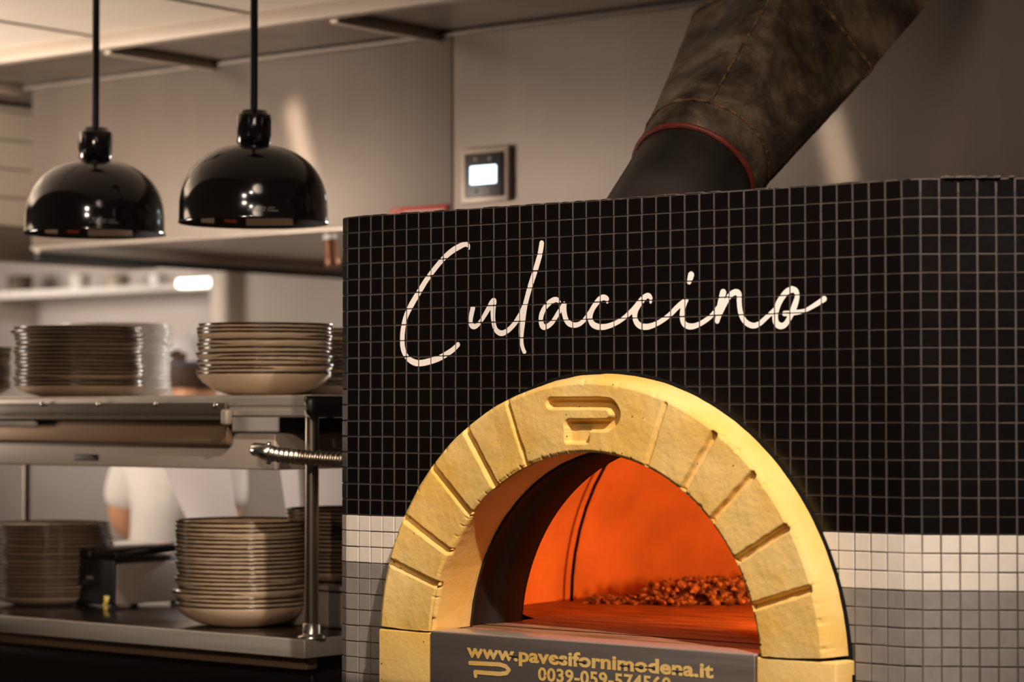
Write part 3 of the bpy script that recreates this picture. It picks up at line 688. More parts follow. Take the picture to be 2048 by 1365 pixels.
# lower pipe starts where it meets the oven top (cut level with it)
lo = []
for i in range(64):
    t = 2*math.pi*i/64; p = fp(0, .108*math.cos(t), .108*math.sin(t)); k = (ZTOP+.001-p.z)/fa.z; lo.append(p+fa*k)
b = MB(); loft(b, [lo, cring(.126, .108)]); b.build('black_pipe', 'flue_black', fl, label='black lower pipe')
b = MB(); sq = lambda o_, z: [Vector((p.x+(p.x-.398)*o_, p.y+(p.y-.38)*o_, z)) for p in lo]
loft(b, [sq(.10, ZTOP+.0006), sq(.10, ZTOP+.012), sq(.0, ZTOP+.014)]); b.build('base_collar', 'black_matt', fl)
b = MB(); loft(b, [cring(.120, .109), cring(.121, .1150), cring(.127, .1155), cring(.129, .113)]); b.build('gasket', 'gasket', fl, label='dark red sealing ring')
b = MB(); loft(b, [cring(.125, .1125), cring(.127, .114), cring(.193, .1155)]); b.build('collar', 'duct', fl, label='brownish steel collar')
# square end of the transition
s1 = .60
sqc = [Vector((.146, -.113)), Vector((.058, .132)), Vector((-.168, .052)), Vector((-.095, -.195))]
def sqring(s, n=64, shift=(0, 0), sc_=1.):
    cx = sum((c.x for c in sqc))/4; cy = sum((c.y for c in sqc))/4; out = []
    angs = [math.atan2(c.y-cy, c.x-cx) for c in sqc]
    for i in range(n):
        t = 2*math.pi*i/n; best = None
        d = Vector((math.cos(t), math.sin(t)))
        for k in range(4):
            a, c = sqc[k]-Vector((cx, cy)), sqc[(k+1) % 4]-Vector((cx, cy)); e = c-a
            den = d.x*e.y-d.y*e.x
            if abs(den) < 1e-9: continue
            tt = (a.x*e.y-a.y*e.x)/den; uu = (a.x*d.y-a.y*d.x)/den
            if tt > 0 and -1e-6 <= uu <= 1+1e-6: best = tt if best is None else min(best, tt)
        out.append(fp(s, (cx+d.x*best)*sc_+shift[0], (cy+d.y*best)*sc_+shift[1]))
    return out
# transition as faceted panels: each corner of the square fans to an arc of the circle
b = MB(); n = 64; ring = cring(.193, .1165, n)
def corner(k, s=s1, sh=(0, 0)): return fp(s, sqc[k].x+sh[0], sqc[k].y+sh[1])
cor_ang = [math.atan2(c.y, c.x) % (2*math.pi) for c in sqc]
rv = [b.bm.verts.new(p) for p in ring]; cv = [b.bm.verts.new(corner(k)) for k in range(4)]
def nearest(i):
    t = 2*math.pi*i/n; return min(range(4), key=lambda k: abs((t-cor_ang[k]+math.pi) % (2*math.pi)-math.pi))
for i in range(n):
    j = (i+1) % n; ki, kj = nearest(i), nearest(j)
    b.bm.faces.new([rv[i], rv[j], cv[kj]]).smooth = False
    if ki != kj: b.bm.faces.new([rv[i], cv[kj], cv[ki]]).smooth = False
b.build('transition_duct', 'duct', fl, label='stained steel round-to-square transition')
sh = (.045, -.016)
b = MB(); q0_ = [corner(k) for k in range(4)]; q1_ = [corner(k, 1.06, (.068, -.024)) for k in range(4)]; loft(b, [q0_, q1_], False); b.build('square_duct', 'duct', fl)
def weld_line(mb, pts, r, nper=40, seed=0):
    out = []; rs = []
    for a, c in zip(pts, pts[1:]):
        for i in range(nper):
            p = a.lerp(c, i/nper); f = noise.noise(p*90+Vector((seed, 0, 0))); out.append(p+Vector((f, -f, f))*.0015); rs.append(r*(1+.5*noise.noise(p*140)))
    out.append(pts[-1]); rs.append(r); mb.tube(out, rs, 8)
b = MB(); weld_line(b, cring(.193, .1168, 48)+[cring(.193, .1168, 48)[0]], .0030, 5); b.build('weld_bead', 'weld', fl, label='burnt brown weld around the collar')
for k in range(4):
    near = ring[round(cor_ang[k]/(2*math.pi)*n) % n]
    b = MB(); weld_line(b, [near, corner(k)], .0030, 70, k); b.build('weld_bead', 'weld', fl)
b = MB(); weld_line(b, [corner(k) for k in range(4)]+[corner(0)], .0042, 40, 9); b.build('weld_bead', 'weld', fl, label='thick rusty weld between the duct sections')

# ================================================================== PASS SHELVES
US = -.262; WS0 = .18; ZU = 1.533; ZL = 1.0885; ULF = -1.75
sh_ = thing('pass_shelf', 'stainless steel two tier pass counter with overshelf standing left of the oven', 'shelf unit', (US-.6, .5, 0))
b = MB(); b.box(ULF, US, WS0+.004, .86, ZL-.030, ZL, .003, 3); b.build('counter_top', 'counter_steel', sh_)
b = MB(); b.box(ULF, US+.002, WS0-.003, WS0+.006, ZL-.034, ZL+.0006, .003, 3); b.box(US-.006, US+.002, WS0+.004, .86, ZL-.034, ZL+.0006, .002, 3); b.build('counter_edge', 'steel', sh_)
b = MB(); b.box(ULF, US-.03, WS0+.05, .84, .15, ZL-.034, .004); b.build('counter_body', 'black_plastic', sh_)
b = MB(); b.box(ULF, US-.015, WS0+.02, WS0+.05, ZL-.058, ZL-.034, .004); b.build('under_rail', 'brown_panel', sh_)
b = MB(); b.box(ULF, US, WS0, .86, ZU-.010, ZU, .002)
b.build('upper_shelf', 'steel', sh_)
# front edge of the overshelf: folded channel
b = MB()
pr = [(0, 0), (-.004, -.002), (-.006, -.006), (-.006, -.018), (-.002, -.022), (-.002, -.026), (-.006, -.029), (-.006, -.037), (-.001, -.041), (.004, -.041)]
vs = [(u, WS0+p[0], ZU+p[1]) for u in (ULF, US+.002) for p in pr]; n = len(pr)
b.faces(vs, [[i, i+1, n+i+1, n+i] for i in range(n-1)]); b.build('shelf_edge', 'steel', sh_)
b = MB(); b.box(US-.003, US+.018, WS0-.004, .86, ZU-.040, ZU-.002, .012, 4); b.build('end_cap', 'black_plastic', sh_, label='black end bracket')
b = MB(); b.box(US-.004, US+.016, WS0-.002, .86, ZU-.003, ZU+.0005, .001); b.build('end_trim', 'steel', sh_)
# ticket rail with screws under the front edge
ur, _ = onw(460, 830, WS0-.012)
b = MB(); b.box(ULF, ur-.01, WS0-.018, WS0-.004, ZU-.047, ZU-.038, .002); b.box(ULF, ur-.01, WS0-.014, WS0-.003, ZU-.036, ZU-.014, .002); b.build('ticket_rail', 'steel_dark', sh_)
b = MB(); b.box(ur-.016, ur+.003, WS0-.024, WS0-.006, ZU-.056, ZU-.026, .006, 3); b.build('rail_end_cap', 'beige_metal', sh_, label='beige end cap')
for px, py in ((84, 808), (196, 808), (312, 808), (431, 811)):
    u, z = onw(px, py, WS0-.016); b = MB(); b.lathe([(.0055, 0), (.0055, .002), (.0035, .0042), (0, .0045)], (u, WS0-.014, z), 14, axis=(0, -1, 0)); b.build('screw', 'chrome', sh_)
u0, _ = onw(70, 833, WS0-.01)
b = MB(); b.box(ULF, u0, WS0-.012, WS0, ZU-.060, ZU-.048, .003); b.build('label_strip', 'label_paper', sh_, label='pale label strip under the edge')
# posts
b = MB(); uP, _ = onw(623, 1265, .215); b.lathe([(.0128, 0), (.0128, ZU-.04-ZL)], (uP, .215, ZL), 24)
po = b.build('post', 'post_steel', sh_)
b = MB(); b.lathe([(.026, 0), (.026, .004), (.018, .007), (.0165, .009), (.0165, .026), (.0128, .028)], (uP, .215, ZL), 28); b.build('post_flange', 'chrome', po)
for px, w in ((53, .80), (-420, .215), (660, .80)):
    u, _ = onw(px, 970, w); b = MB(); b.lathe([(.0095, 0), (.0095, ZU-.01-ZL)], (u, w, ZL), 20); b.build('post', 'steel_dark', sh_, label='dark rear post')
# heat lamp housing under the overshelf
hb = thing('heat_strip', 'beige heated strip housing with a brown front panel fixed under the upper steel shelf', 'food warmer', (US-.6, .4, 1.395))
ue, _ = onw(462, 860, .2); uf, _ = onw(550, 890, .212)
b = MB(); b.box(ULF, ue, .190, .208, 1.4395, ZU-.043, .007, 3); b.build('front_panel', 'brown_panel', hb, label='brown reflective front panel')
b = MB(); b.box(ULF, uf, .212, .60, 1.394, 1.462, .003); b.build('housing', 'beige_metal', hb)
u0, z0 = onw(148, 909, .210); u1, z1 = onw(195, 922, .210)
b = MB(); b.box(u0, u1, .2095, .2125, z1, z0, .0008); lb = b.build('name_plate', 'black_plastic', hb, label='small black label')
b = MB()
for k in range(3): b.box(u0+.004, u1-.004-.006*k, .2090, .2096, z1+.0022+k*.0033, z1+.0034+k*.0033)
b.build('fine_print', 'box_grey', lb)
# dark connection box behind the post
uj, _ = onw(556, 880, .62)
jb = thing('junction_box', 'dark steel connection box under the end of the upper shelf behind the post', 'electrical box', (uj, .62, 1.405))
b = MB(); b.box(uj, US+.10, .62, .74, 1.405, 1.492, .003); b.build('box_body', 'black_matt', jb)
u_, z_ = onw(672, 871, .618); b = MB(); b.lathe([(.005, 0), (.005, .002), (0, .003)], (u_, .62, z_), 12, axis=(0, -1, 0)); b.build('screw', 'steel_dark', jb)
# flexible conduit
cd = thing('flexible_conduit', 'ribbed flexible steel conduit running from the heated strip towards the oven', 'conduit', (-.35, .19, 1.42))
wc_ = .165; path = [onw(x, y, wc_) for x, y in ((536, 906), (560, 911), (600, 915), (640, 918), (690, 921), (760, 924))]
pp = smooth_path([(u, wc_, z) for u, z in path], 40); out = []; rs = []; s = 0; prev = Vector(pp[0])
fin = []
for a, c in zip(pp, pp[1:]):
    a, c = Vector(a), Vector(c); m_ = max(2, int((c-a).length/.0008))
    for i in range(m_): fin.append(a.lerp(c, i/m_))
for p in fin:
    s += (p-prev).length; prev = p; out.append(p); rs.append(.0118+.0024*math.sin(2*math.pi*s/.0125))
b = MB(); b.tube(out, rs, 24); b.build('ribbed_hose', 'post_steel', cd)
h0 = Vector((*[onw(505, 898, wc_)[0], wc_, onw(505, 898, wc_)[1]],)); h1 = Vector((onw(545, 909, wc_)[0], wc_, onw(545, 909, wc_)[1]))
b = MB(); b.tube([h0, h0.lerp(h1, .12), h0.lerp(h1, .5), h1], [.009, .0125, .0148, .0152], 20); cn = b.build('connector', 'chrome', cd, label='zinc clamp connector')
b = MB(); q = h0.lerp(h1, .42); b.box(q.x-.005, q.x+.005, wc_-.0155, wc_-.012, q.z-.002, q.z+.002, .0008); b.build('slot', 'black_matt', cn)
q = h0.lerp(h1, .8)
for dz in (.016, -.017):
    b = MB(); b.lathe([(.004, -.003), (.0052, -.002), (.0052, .003), (0, .004)], (q.x, wc_, q.z+dz), 12, axis=(0, -.3, 1 if dz > 0 else -1)); b.build('screw', 'chrome', cn)

# order tickets hanging behind the shelf
def ticket(name, corners, label, curl):
    """corners TL TR BR BL in pixels on plane w=.70"""
    TL, TR, BR, BL = [Vector(onw(*c, .70)) for c in corners]; NU, NV = 14, 18; vs = []
    for side in (0, .0012):
        for j in range(NV+1):
            v = j/NV
            for i in range(NU+1):
                t = i/NU; a = TL.lerp(BL, v); c = TR.lerp(BR, v); p = a.lerp(c, t)
                w = .70+curl*math.sin(math.pi*t)*(.3+v)+.012*v*v+side; vs.append((p.x, w, p.y))
    n1 = (NU+1); o_ = n1*(NV+1); fs = []
    for j in range(NV):
        for i in range(NU):
            a = j*n1+i; fs += [[a, a+1, a+n1+1, a+n1], [o_+a+n1, o_+a+n1+1, o_+a+1, o_+a]]
    vs = vs[:o_]; fs = [f for f in fs if max(f) < o_]
    b = MB(); b.faces(vs, fs, True); b.build(name, 'ticket', label=label, cat='paper', base=(TL.x, .70, TL.y), recalc=False)
ticket('order_ticket', ((318, 915), (456, 915), (476, 1075), (385, 1080)), 'pale printed order slip curling down behind the tall lower bowl stack', -.03)
ticket('order_ticket', ((558, 915), (720, 915), (715, 1062), (572, 1066)), 'pale printed order slip hanging behind the steel post beside the oven', .012)

# ================================================================== PLATES
def plate_mesh(kind):
    if kind == 'bowl':      # coupe bowl 262 mm wide 45 mm tall
        prof = [(0, .001), (.055, .001), (.060, 0), (.064, .001), (.085, .0065), (.104, .015), (.118, .0255), (.127, .0365), (.1300, .0435), (.1295, .0450), (.1275, .0448), (.1245, .0385), (.115, .0295), (.101, .0195), (.083, .0115), (.060, .0065), (0, .0055)]
    else:
        prof = [(0, .001), (.072, .001), (.078, 0), (.083, .0012), (.104, .0065), (.118, .0135), (.1275, .0215), (.1300, .0248), (.1290, .0260), (.1265, .0252), (.116, .0180), (.102, .0112), (.080, .0062), (.06, .0052), (0, .005)]
    b = MB(); b.lathe(prof, (0, 0, 0), 72); bmesh.ops.recalc_face_normals(b.bm, faces=list(b.bm.faces))
    me = bpy.data.meshes.new(kind); b.bm.to_mesh(me); b.bm.free(); me.materials.append(M['bowl_glaze' if kind == 'bowl' else 'plate_glaze']); return me
ME = {'bowl': plate_mesh('bowl'), 'plate': plate_mesh('plate')}; ME['white'] = ME['plate'].copy(); ME['white'].materials[0] = M['lit_glaze']
ORD = ['topmost', 'second', 'third', 'fourth', 'fifth', 'sixth', 'seventh', 'eighth', 'ninth', 'tenth', 'eleventh', 'twelfth', 'thirteenth', 'fourteenth', 'fifteenth', 'sixteenth', 'seventeenth', 'eighteenth', 'nineteenth', 'twentieth', 'twenty-first', 'twenty-second']
def stack(px, w, z0, n, dz, kind, where, group, jit=.0022, scale=1., bump_rows=()):
    u, _ = onw(px, 800, w); z = z0+.0005
    for k in range(n):
        o = bpy.data.objects.new('bowl' if kind == 'bowl' else 'dinner_plate', ME[kind]); sc.collection.objects.link(o)
        ju, jw = random.gauss(0, jit), random.gauss(0, jit)
        if k == 0: ju = jw = 0
        s = scale*(1+random.uniform(-.006, .006)); tl = random.gauss(0, .0035) if k else 0
        o.location = L(u+ju, w+jw, z); o.rotation_euler = (tl, random.gauss(0, .0035) if k else 0, random.uniform(0, 6.28)); o.scale = (s, s, 1)
        z += dz*(1+random.uniform(-.12, .12))
        pos = n-1-k
        od = 'bottom' if k == 0 else ORD[pos]+('' if pos == 0 else ' from the top')
        noun = {'bowl': 'beige bowl', 'plate': 'beige plate', 'white': 'lit-coloured plate'}[kind]
        tag(o, f"{noun}, {od} in the {where}", 'bowl' if kind == 'bowl' else 'plate', group)
    return u, z
stack(529, .33, ZU, 13, .0079, 'bowl', 'upper shelf stack nearest the oven', 'bowls stacked on the upper shelf by the oven')
stack(160, .34, ZU, 16, .0079, 'plate', 'wide stack under the left lamp', 'plates stacked under the left lamp', scale=1.04)
stack(226, .64, ZU, 18, .0081, 'white', 'blurred stack behind that under the left lamp', 'plates in the back row of the upper shelf')
stack(-96, .40, ZU, 12, .0080, 'plate', 'upper stack at the left edge', 'plates at the left end of the upper shelf')
stack(655, .62, ZU, 15, .0080, 'plate', 'dark upper stack against the oven', 'plates behind the upper bowls beside the oven')
stack(487, .325, ZL, 21, .0079, 'bowl', 'tall lower stack beside the steel post', 'bowls stacked on the counter by the post')
stack(106, .45, ZL, 20, .0078, 'plate', 'shadowed lower stack at the left', 'plates in the dark on the counter')
# grey tub that carries the last stack
u_, _ = onw(705, 1200, .50)
tb = thing('storage_tub', 'grey plastic tub on the counter between the steel post and the oven', 'tub', (u_, .5, ZL))
b = MB(); b.box(u_-.12, u_+.13, .37, .62, ZL+.0005, ZL+.072, .01, 3); b.build('tub_body', 'box_grey', tb)
b = MB(); b.box(u_-.124, u_+.134, .366, .624, ZL+.0725, ZL+.082, .003); b.build('tub_lid', 'box_grey', tb)
stack(705, .50, ZL+.0825, 16, .0078, 'plate', 'dark lower stack on the grey tub', 'plates on the grey tub')

# ticket printer on the counter
ux, _ = onw(285, 1200, .50)
pr_ = thing('ticket_printer', 'black ticket printer with a grey side on the counter between the lower plate stacks', 'printer', (ux, .5, ZL))
b = MB(); b.box(ux-.145, ux-.002, .42, .62, ZL+.008, ZL+.105, .006, 3); b.build('printer_body', 'black_plastic', pr_)
b = MB(); b.box(ux-.002, ux+.004, .425, .625, ZL+.010, ZL+.095, .003); b.build('side_panel', 'box_grey', pr_, label='grey side panel')
b = MB(); b.box(ux-.150, ux+.006, .418, .60, ZL+.106, ZL+.130, .008, 3, rot=Matrix.Rotation(.05, 3, 'X')); b.build('lid', 'black_gloss', pr_)
b = MB(); b.box(ux-.085, ux-.065, .4185, .4205, ZL+.062, ZL+.067, .0005); b.build('badge', 'box_grey', pr_)
for du, w in ((-.135, .43), (-.01, .43), (-.135, .6), (-.01, .6)):
    b = MB(); b.lathe([(.008, 0), (.008, .0075)], (ux+du, w, ZL+.0005), 12); b.build('foot', 'black_matt', pr_)
u_, z_ = onw(212, 1192, .40)
b = MB(); b.tube([(u_, .40, ZL+.012), (u_+.002, .40, ZL+.03)], [.004, .006], 10); b.tube([(u_-.006, .405, ZL+.005), (u_-.002, .40, ZL+.014)], [.004, .005], 10)
b.tube([(u_-.006, .405, ZL+.0005), (u_-.006, .405, ZL+.006)], .0045, 8)
b.build('cable_plug', 'yellow', label='tiny yellowish plug at the foot of the black printer', cat='plug', base=(u_, .4, ZL))

# ================================================================== HEAT LAMPS
def lamp(px, label, rot):
    w = .33; u, _ = onw(px, 450, w); zr = 1.868
    t = thing('pendant_lamp', label, 'lamp', (u, w, zr), 'black pendant heat lamps above the pass')
    R = .1435; prof = []
    prof += [(R+.0015, 0), (R+.0022, .002), (R+.0008, .005)]
    for i in range(25):
        a = i/24*math.pi/2; prof.append((.024+(R-.024)*math.cos(a)**.95 if a < 1.57 else .024, .034+.117*math.sin(a)))
    b = MB(); b.lathe(prof, (u, w, zr), 96); shd = b.build('lamp_shade', 'black_gloss', t)
    inner = [(r-.0022, h-.0015 if h > .006 else h+.0004) for r, h in prof]
    b = MB(); b.lathe([(R+.0015, 0)]+inner, (u, w, zr), 96); b.build('shade_lining', 'lamp_inside', t, recalc=False)
    b = MB(); b.lathe([(0, .146), (.022, .146), (.025, .150), (.032, .155), (.0335, .158), (.0335, .209), (.032, .212), (.026, .213), (.025, .220), (.0085, .2215)], (u, w, zr), 40)
    for k in range(8):
        a = k/8*2*math.pi+rot; c, s = math.cos(a), math.sin(a)
        b.box(u+c*.0325-.002, u+c*.0325+.002, w+s*.0325-.002, w+s*.0325+.002, zr+.168, zr+.204, .001)
    b.build('lamp_socket', 'black_gloss', t)
    b = MB(); b.lathe([(.0075, .218), (.0075, ZCEIL-zr-.012)], (u, w, zr), 20); b.build('stem', 'black_plastic', t)
    b = MB(); b.lathe([(.0075, ZCEIL-zr-.03), (.05, ZCEIL-zr-.02), (.055, ZCEIL-zr-.001)], (u, w, zr), 32); b.build('ceiling_rose', 'black_gloss', t)
    b = MB(); b.lathe([(.013, .143), (.016, .12), (.034, .09), (.042, .06), (.030, .035), (0, .026)], (u, w, zr), 28); b.build('bulb', 'lamp_inside', t); point('heat_lamp_glow', L(u, w, zr+.012), .09, (1, .62, .38), .012)
    # warning print on the front, label stickers on the inside of the far wall
    cdir = Vector(((C0-L(u, w, 0)).dot(UX), (C0-L(u, w, 0)).dot(WX))).normalized(); side = Vector((-cdir.y, cdir.x))
    def cyl(mb, body, x0, x1, z0, hgt, off, sgn=1):
        vs, fs = text_polys(body, .01); a, c = min(v.x for v in vs), max(v.x for v in vs); y1 = max(v.y for v in vs); o_ = []
        for v in vs:
            xx = x0+(x1-x0)*(v.x-a)/(c-a); ang = xx/R; rad = R+off
            p = Vector((u, w))+(cdir*math.cos(ang)+side*math.sin(ang))*rad; o_.append((p.x, p.y, zr+z0+hgt*v.y/y1))
        mb.faces(o_, fs)
    b = MB(); cyl(b, 'CAUTION  HOT', -.005, .040, .0175, .0030, .0030); cyl(b, 'ATTENTION  CHAUD', -.012, .046, .0125, .0030, .0032); b.build('warning_print', 'label_paper', shd, recalc=False)
    def sticker(x0, x1, z0, z1, m, nm):
        b = MB(); vs = []; n = 10
        for k in range(n+1):
            xx = x0+(x1-x0)*k/n; ang = xx/R; p = Vector((u, w))+(-cdir*math.cos(ang)+side*math.sin(ang))*(R-.0045); vs += [(p.x, p.y, zr+z0), (p.x, p.y, zr+z1)]
        b.faces(vs, [[2*k, 2*k+2, 2*k+3, 2*k+1] for k in range(n)]); b.build(nm, m, t, recalc=False)
    s0 = 1 if side.dot(Vector((1, 0))) > 0 else -1
    sticker(s0*-.12, s0*-.085, .009, .021, 'label_paper', 'sticker'); sticker(s0*-.062, s0*-.035, .012, .018, 'label_red', 'sticker'); sticker(s0*-.015, s0*.085, .007, .021, 'ticket', 'sticker')
lamp(190, 'glossy black dome pendant lamp on the left, hanging over the wide plate stack', .2)
lamp(507, 'glossy black dome pendant lamp on the right, nearest the tiled oven', .5)

# ================================================================== PERSON (cook seen from behind)
def W2L(x, y): p = Vector((x, y, 0))-A0; return p.dot(UX), p.dot(WX)
px_, py_ = W2L(-1.03, 7.15)
pe = thing('person', 'person in a white shirt and white cap seen from behind, working beyond the shelves', 'person', (px_, py_, 0))
pe.scale = (1, 1, .98)
def lean(x, z): t = min(1, max(0, (z-.95)/.62)); return x+.082*t
fa_ = math.radians(38.6+90-22)            # facing away from the camera, turned to the right
def skin_mesh(name, chains, m, parent, sub=2):
    bm = bmesh.new(); lay = bm.verts.layers.skin.verify(); idx = {}; first = True
    for ch in chains:
        last = None
        for (x, y, z, rx, *ry) in ch:
            k = (round(x, 4), round(y, 4), round(z, 4))
            if k not in idx:
                v = bm.verts.new((lean(x, z), y, z)); v[lay].radius = (rx, ry[0] if ry else rx); v[lay].use_root = first; first = False; idx[k] = v
            v = idx[k]
            if last is not None and last != v and not bm.edges.get((last, v)): bm.edges.new((last, v))
            last = v
    me = bpy.data.meshes.new(name); bm.to_mesh(me); bm.free(); me.materials.append(M[m])
    o = bpy.data.objects.new(name, me); sc.collection.objects.link(o); o.parent = parent; BASE[o.name] = BASE[parent.name]
    o.rotation_euler = (0, 0, fa_-math.pi/2)
    md = o.modifiers.new('skin', 'SKIN'); md.use_smooth_shade = True
    s = o.modifiers.new('sub', 'SUBSURF'); s.levels = sub; s.render_levels = sub; return o
pel = (0, 0, .95, .13, .10)
spine = [pel, (0, 0, 1.10, .13, .095), (0, .0, 1.26, .145, .10), (0, .0, 1.40, .12, .085), (0, .01, 1.475, .062), (0, .022, 1.53, .050), (0, .035, 1.60, .066, .082), (0, .040, 1.665, .072, .092), (0, .035, 1.715, .055, .07)]
chains = [spine, [(0, .035, 1.60, .066, .082), (0, .10, 1.585, .030), (0, .118, 1.560, .018)], [(0, .040, 1.665, .072, .092), (0, .132, 1.635, .014)]]
for s in (-1, 1):
    sh1 = (s*.155, 0, 1.41, .060); el = (s*.175, .0, 1.20, .042); wr = (s*.16, .23, 1.12, .028)
    palm = (s*.145, .30, 1.09, .030, .018)
    chains.append([(0, .0, 1.40, .12, .085), sh1, (s*.175, -.01, 1.28, .05), el, (s*.175, .12, 1.15, .036), wr, palm])
    chains.append([pel, (s*.09, 0, .88, .095), (s*.10, .0, .70, .08), (s*.105, .01, .49, .055), (s*.11, -.02, .30, .052), (s*.115, -.03, .10, .035), (s*.12, .04, .045, .035), (s*.125, .15, .03, .03)])
    for f, (dx, ln) in enumerate(((-.024, .062), (-.008, .070), (.008, .066), (.023, .052))):
        chains.append([palm, (s*.145+dx, .338, 1.085, .0088), (s*.145+dx*1.1, .338+ln*.5, 1.075, .0082), (s*.145+dx*1.1, .338+ln*.85, 1.055, .007)])
    chains.append([palm, (s*(.145)-s*.036, .305, 1.08, .0095), (s*.145-s*.048, .335, 1.07, .0085)])
    chains.append([(0, .040, 1.665, .072, .092), (s*.078, .03, 1.64, .014), (s*.088, .015, 1.655, .010)])   # ear
body = skin_mesh('body', chains, 'skin', pe)
sh_ch = [[(0, 0, .93, .155, .125), (0, 0, 1.10, .152, .118), (0, .0, 1.27, .160, .115), (0, .0, 1.40, .135, .098), (0, .008, 1.462, .082)]]
for s in (-1, 1): sh_ch.append([(0, .0, 1.40, .135, .098), (s*.155, 0, 1.41, .072), (s*.172, -.01, 1.30, .066), (s*.178, .0, 1.235, .062)])
skin_mesh('shirt', sh_ch, 'shirt', pe)
tr = []
for s in (-1, 1): tr.append([(0, 0, .95, .15, .12), (s*.09, 0, .87, .108), (s*.10, 0, .70, .092), (s*.105, .01, .49, .072), (s*.11, -.02, .30, .066), (s*.115, -.03, .11, .058)])
skin_mesh('trousers', tr, 'trousers', pe)
def part_local(name, m, build):
    bm = bmesh.new(); build(bm)
    for v in bm.verts: v.co.x = lean(v.co.x, 2)
    me = bpy.data.meshes.new(name); bm.to_mesh(me); bm.free(); me.materials.append(M[m])
    for p in me.polygons: p.use_smooth = True
    o = bpy.data.objects.new(name, me); sc.collection.objects.link(o); o.parent = pe; BASE[o.name] = BASE[pe.name]; o.rotation_euler = (0, 0, fa_-math.pi/2); return o
def ell(bm, c, r, zmin=-9, zmax=9, ymax=9, n=24, hole=None):
    g = bmesh.ops.create_uvsphere(bm, u_segments=n, v_segments=n, radius=1)
    for v in g['verts']: v.co = Vector((c[0]+v.co.x*r[0], c[1]+v.co.y*r[1], c[2]+v.co.z*r[2]))
    dl = [f for f in bm.faces if not (zmin < f.calc_center_median().z < zmax and f.calc_center_median().y < ymax) or (hole and (f.calc_center_median()-Vector(hole[0])).length < hole[1])]
    bmesh.ops.delete(bm, geom=dl, context='FACES')
part_local('hair', 'hair', lambda bm: ell(bm, (0, .030, 1.660), (.083, .104, .092), 1.60, 1.75, .075))
cp = part_local('cap', 'cap_white', lambda bm: ell(bm, (0, .032, 1.672), (.090, .112, .098), 1.672, 9, 9, 32, ((0, -.075, 1.695), .028)))
def visor(bm):
    n = 12; vs = []
    for i in range(n+1):
        a = math.pi*i/n
        for k, (r, z) in enumerate(((.09, 1.685), (.155, 1.672))): vs.append(bm.verts.new((r*.9*math.cos(a)*(1 if k == 0 else .62), .045+r*math.sin(a)*(1.0 if k == 0 else 1.12), z)))
    for i in range(n): bm.faces.new([vs[2*i], vs[2*i+1], vs[2*i+3], vs[2*i+2]])
part_local('cap_visor', 'cap_blue', visor)
def strap(bm):
    n = 14; vs = []
    for i in range(n+1):
        a = -math.pi*.5+(i/n-.5)*1.6
        for z in (1.672, 1.684): vs.append(bm.verts.new((.0925*math.cos(a), .032+.115*math.sin(a), z)))
    for i in range(n): bm.faces.new([vs[2*i], vs[2*i+2], vs[2*i+3], vs[2*i+1]])
part_local('cap_strap', 'cap_blue', strap)

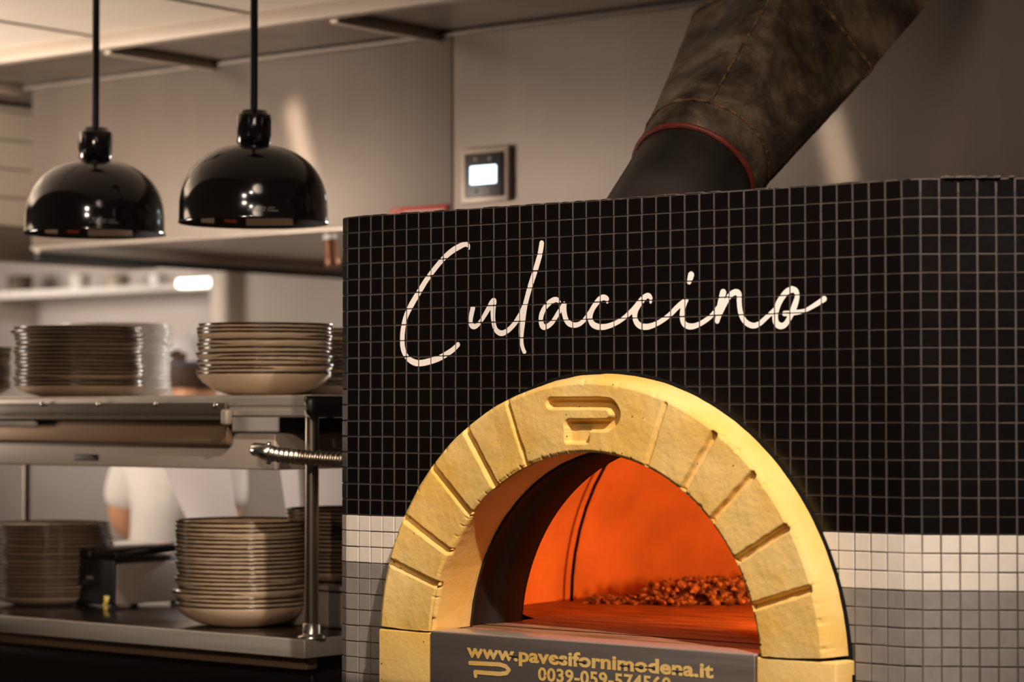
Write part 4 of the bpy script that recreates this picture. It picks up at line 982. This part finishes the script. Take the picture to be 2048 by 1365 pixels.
# ================================================================== FAR KITCHEN (blurred)
wk = WF+.16
u0, _ = onw(-60, 575, wk); u1, zt = onw(432, 563, wk); _, zb = onw(432, 578, wk)
fs_ = thing('wall_shelf', 'long bright stainless wall shelf running across the blurred far kitchen', 'shelf', (u1-.6, wk, zb))
b = MB(); b.box(-7.5, u1, wk, wk+.33, zb, zt, .006); b.build('shelf_board', 'label_paper', fs_)
for px in (-40, 425):
    u, _ = onw(px, 600, wk); b = MB(); b.box(u-.012, u+.012, wk+.05, wk+.338, zb-.10, zb, .004); b.build('bracket', 'steel', fs_)
u_, z_ = onw(390, 566, wk-.03)
b = MB(); b.box(u_-.10, u_+.10, wk-.045, wk-.002, z_-.016, z_+.016, .008, 3)
b.build('shelf_light', mat('small_light', (1, .9, .8), .4, emis=(1, .9, .8), estr=6), label='bright small light under the far wall shelf', cat='light', base=(u_, wk-.04, z_))
# containers standing on the far shelf
rnd = random.Random(5)
for (px, wpx, hpx, m, lab, nm, ct_) in (
    (40, 70, 46, 'steel_dark', 'dark blurred pot at the left end of the far shelf', 'pot', 'pot'),
    (160, 50, 40, 'label_paper', 'pale blurred tub beside the dark pot on the far shelf', 'tub', 'tub'),
    (235, 60, 34, 'beige_metal', 'beige blurred container in the middle of the far shelf', 'container', 'container'),
    (315, 40, 30, 'white_plastic', 'white blurred tub on the far shelf left of the shelf light', 'tub', 'tub')):
    u, _ = onw(px, 560, wk+.15); r = wpx/2/FPX*8.4; h = hpx/FPX*8.4
    b = MB(); b.lathe([(0, 0), (r*.86, 0), (r*.92, .006), (r, h*.92), (r*1.05, h*.93), (r*1.05, h), (r*.6, h+.004), (0, h+.006)], (u, wk+.15, zt+.001), 32); b.build(nm, m, label=lab, cat=ct_, base=(u, wk+.15, zt))
# round gauge
u, z = onw(85, 532, wk-.05)
# white dispenser with a yellow top on a far counter
u0, z0 = onw(300, 800, 3.2); u1, z1 = onw(342, 708, 3.2)
fcn = thing('far_counter', 'steel work counter in the blurred kitchen beyond the shelves', 'counter', (u0-.4, 3.4, 0))
zc = 1.30
b = MB(); b.box(u0-1.2, upl-.1+.4, 3.05, 3.6, .88, .92, .005); b.build('worktop', 'steel', fcn)
b = MB(); b.box(u0-1.15, upl-.15+.4, 3.1, 3.58, 0, .88, .005); b.build('cabinet_body', 'steel_dark', fcn)
# ================================================================== FOREGROUND BAR
zf = 1.308; ufa, wfa = onz(0, 1296, zf)
fb = thing('bar_counter', 'black bar counter in the near foreground along the bottom edge', 'counter', (.2, wfa-.3, 0))
b = MB(); b.box(-1.6, 1.8, wfa-.62, wfa, zf-.04, zf, .006, 3); b.build('counter_top', 'counter_top', fb)
b = MB(); b.box(-1.55, 1.75, wfa-.45, wfa-.06, 0, zf-.04, .004); b.build('counter_base', 'black_matt', fb)
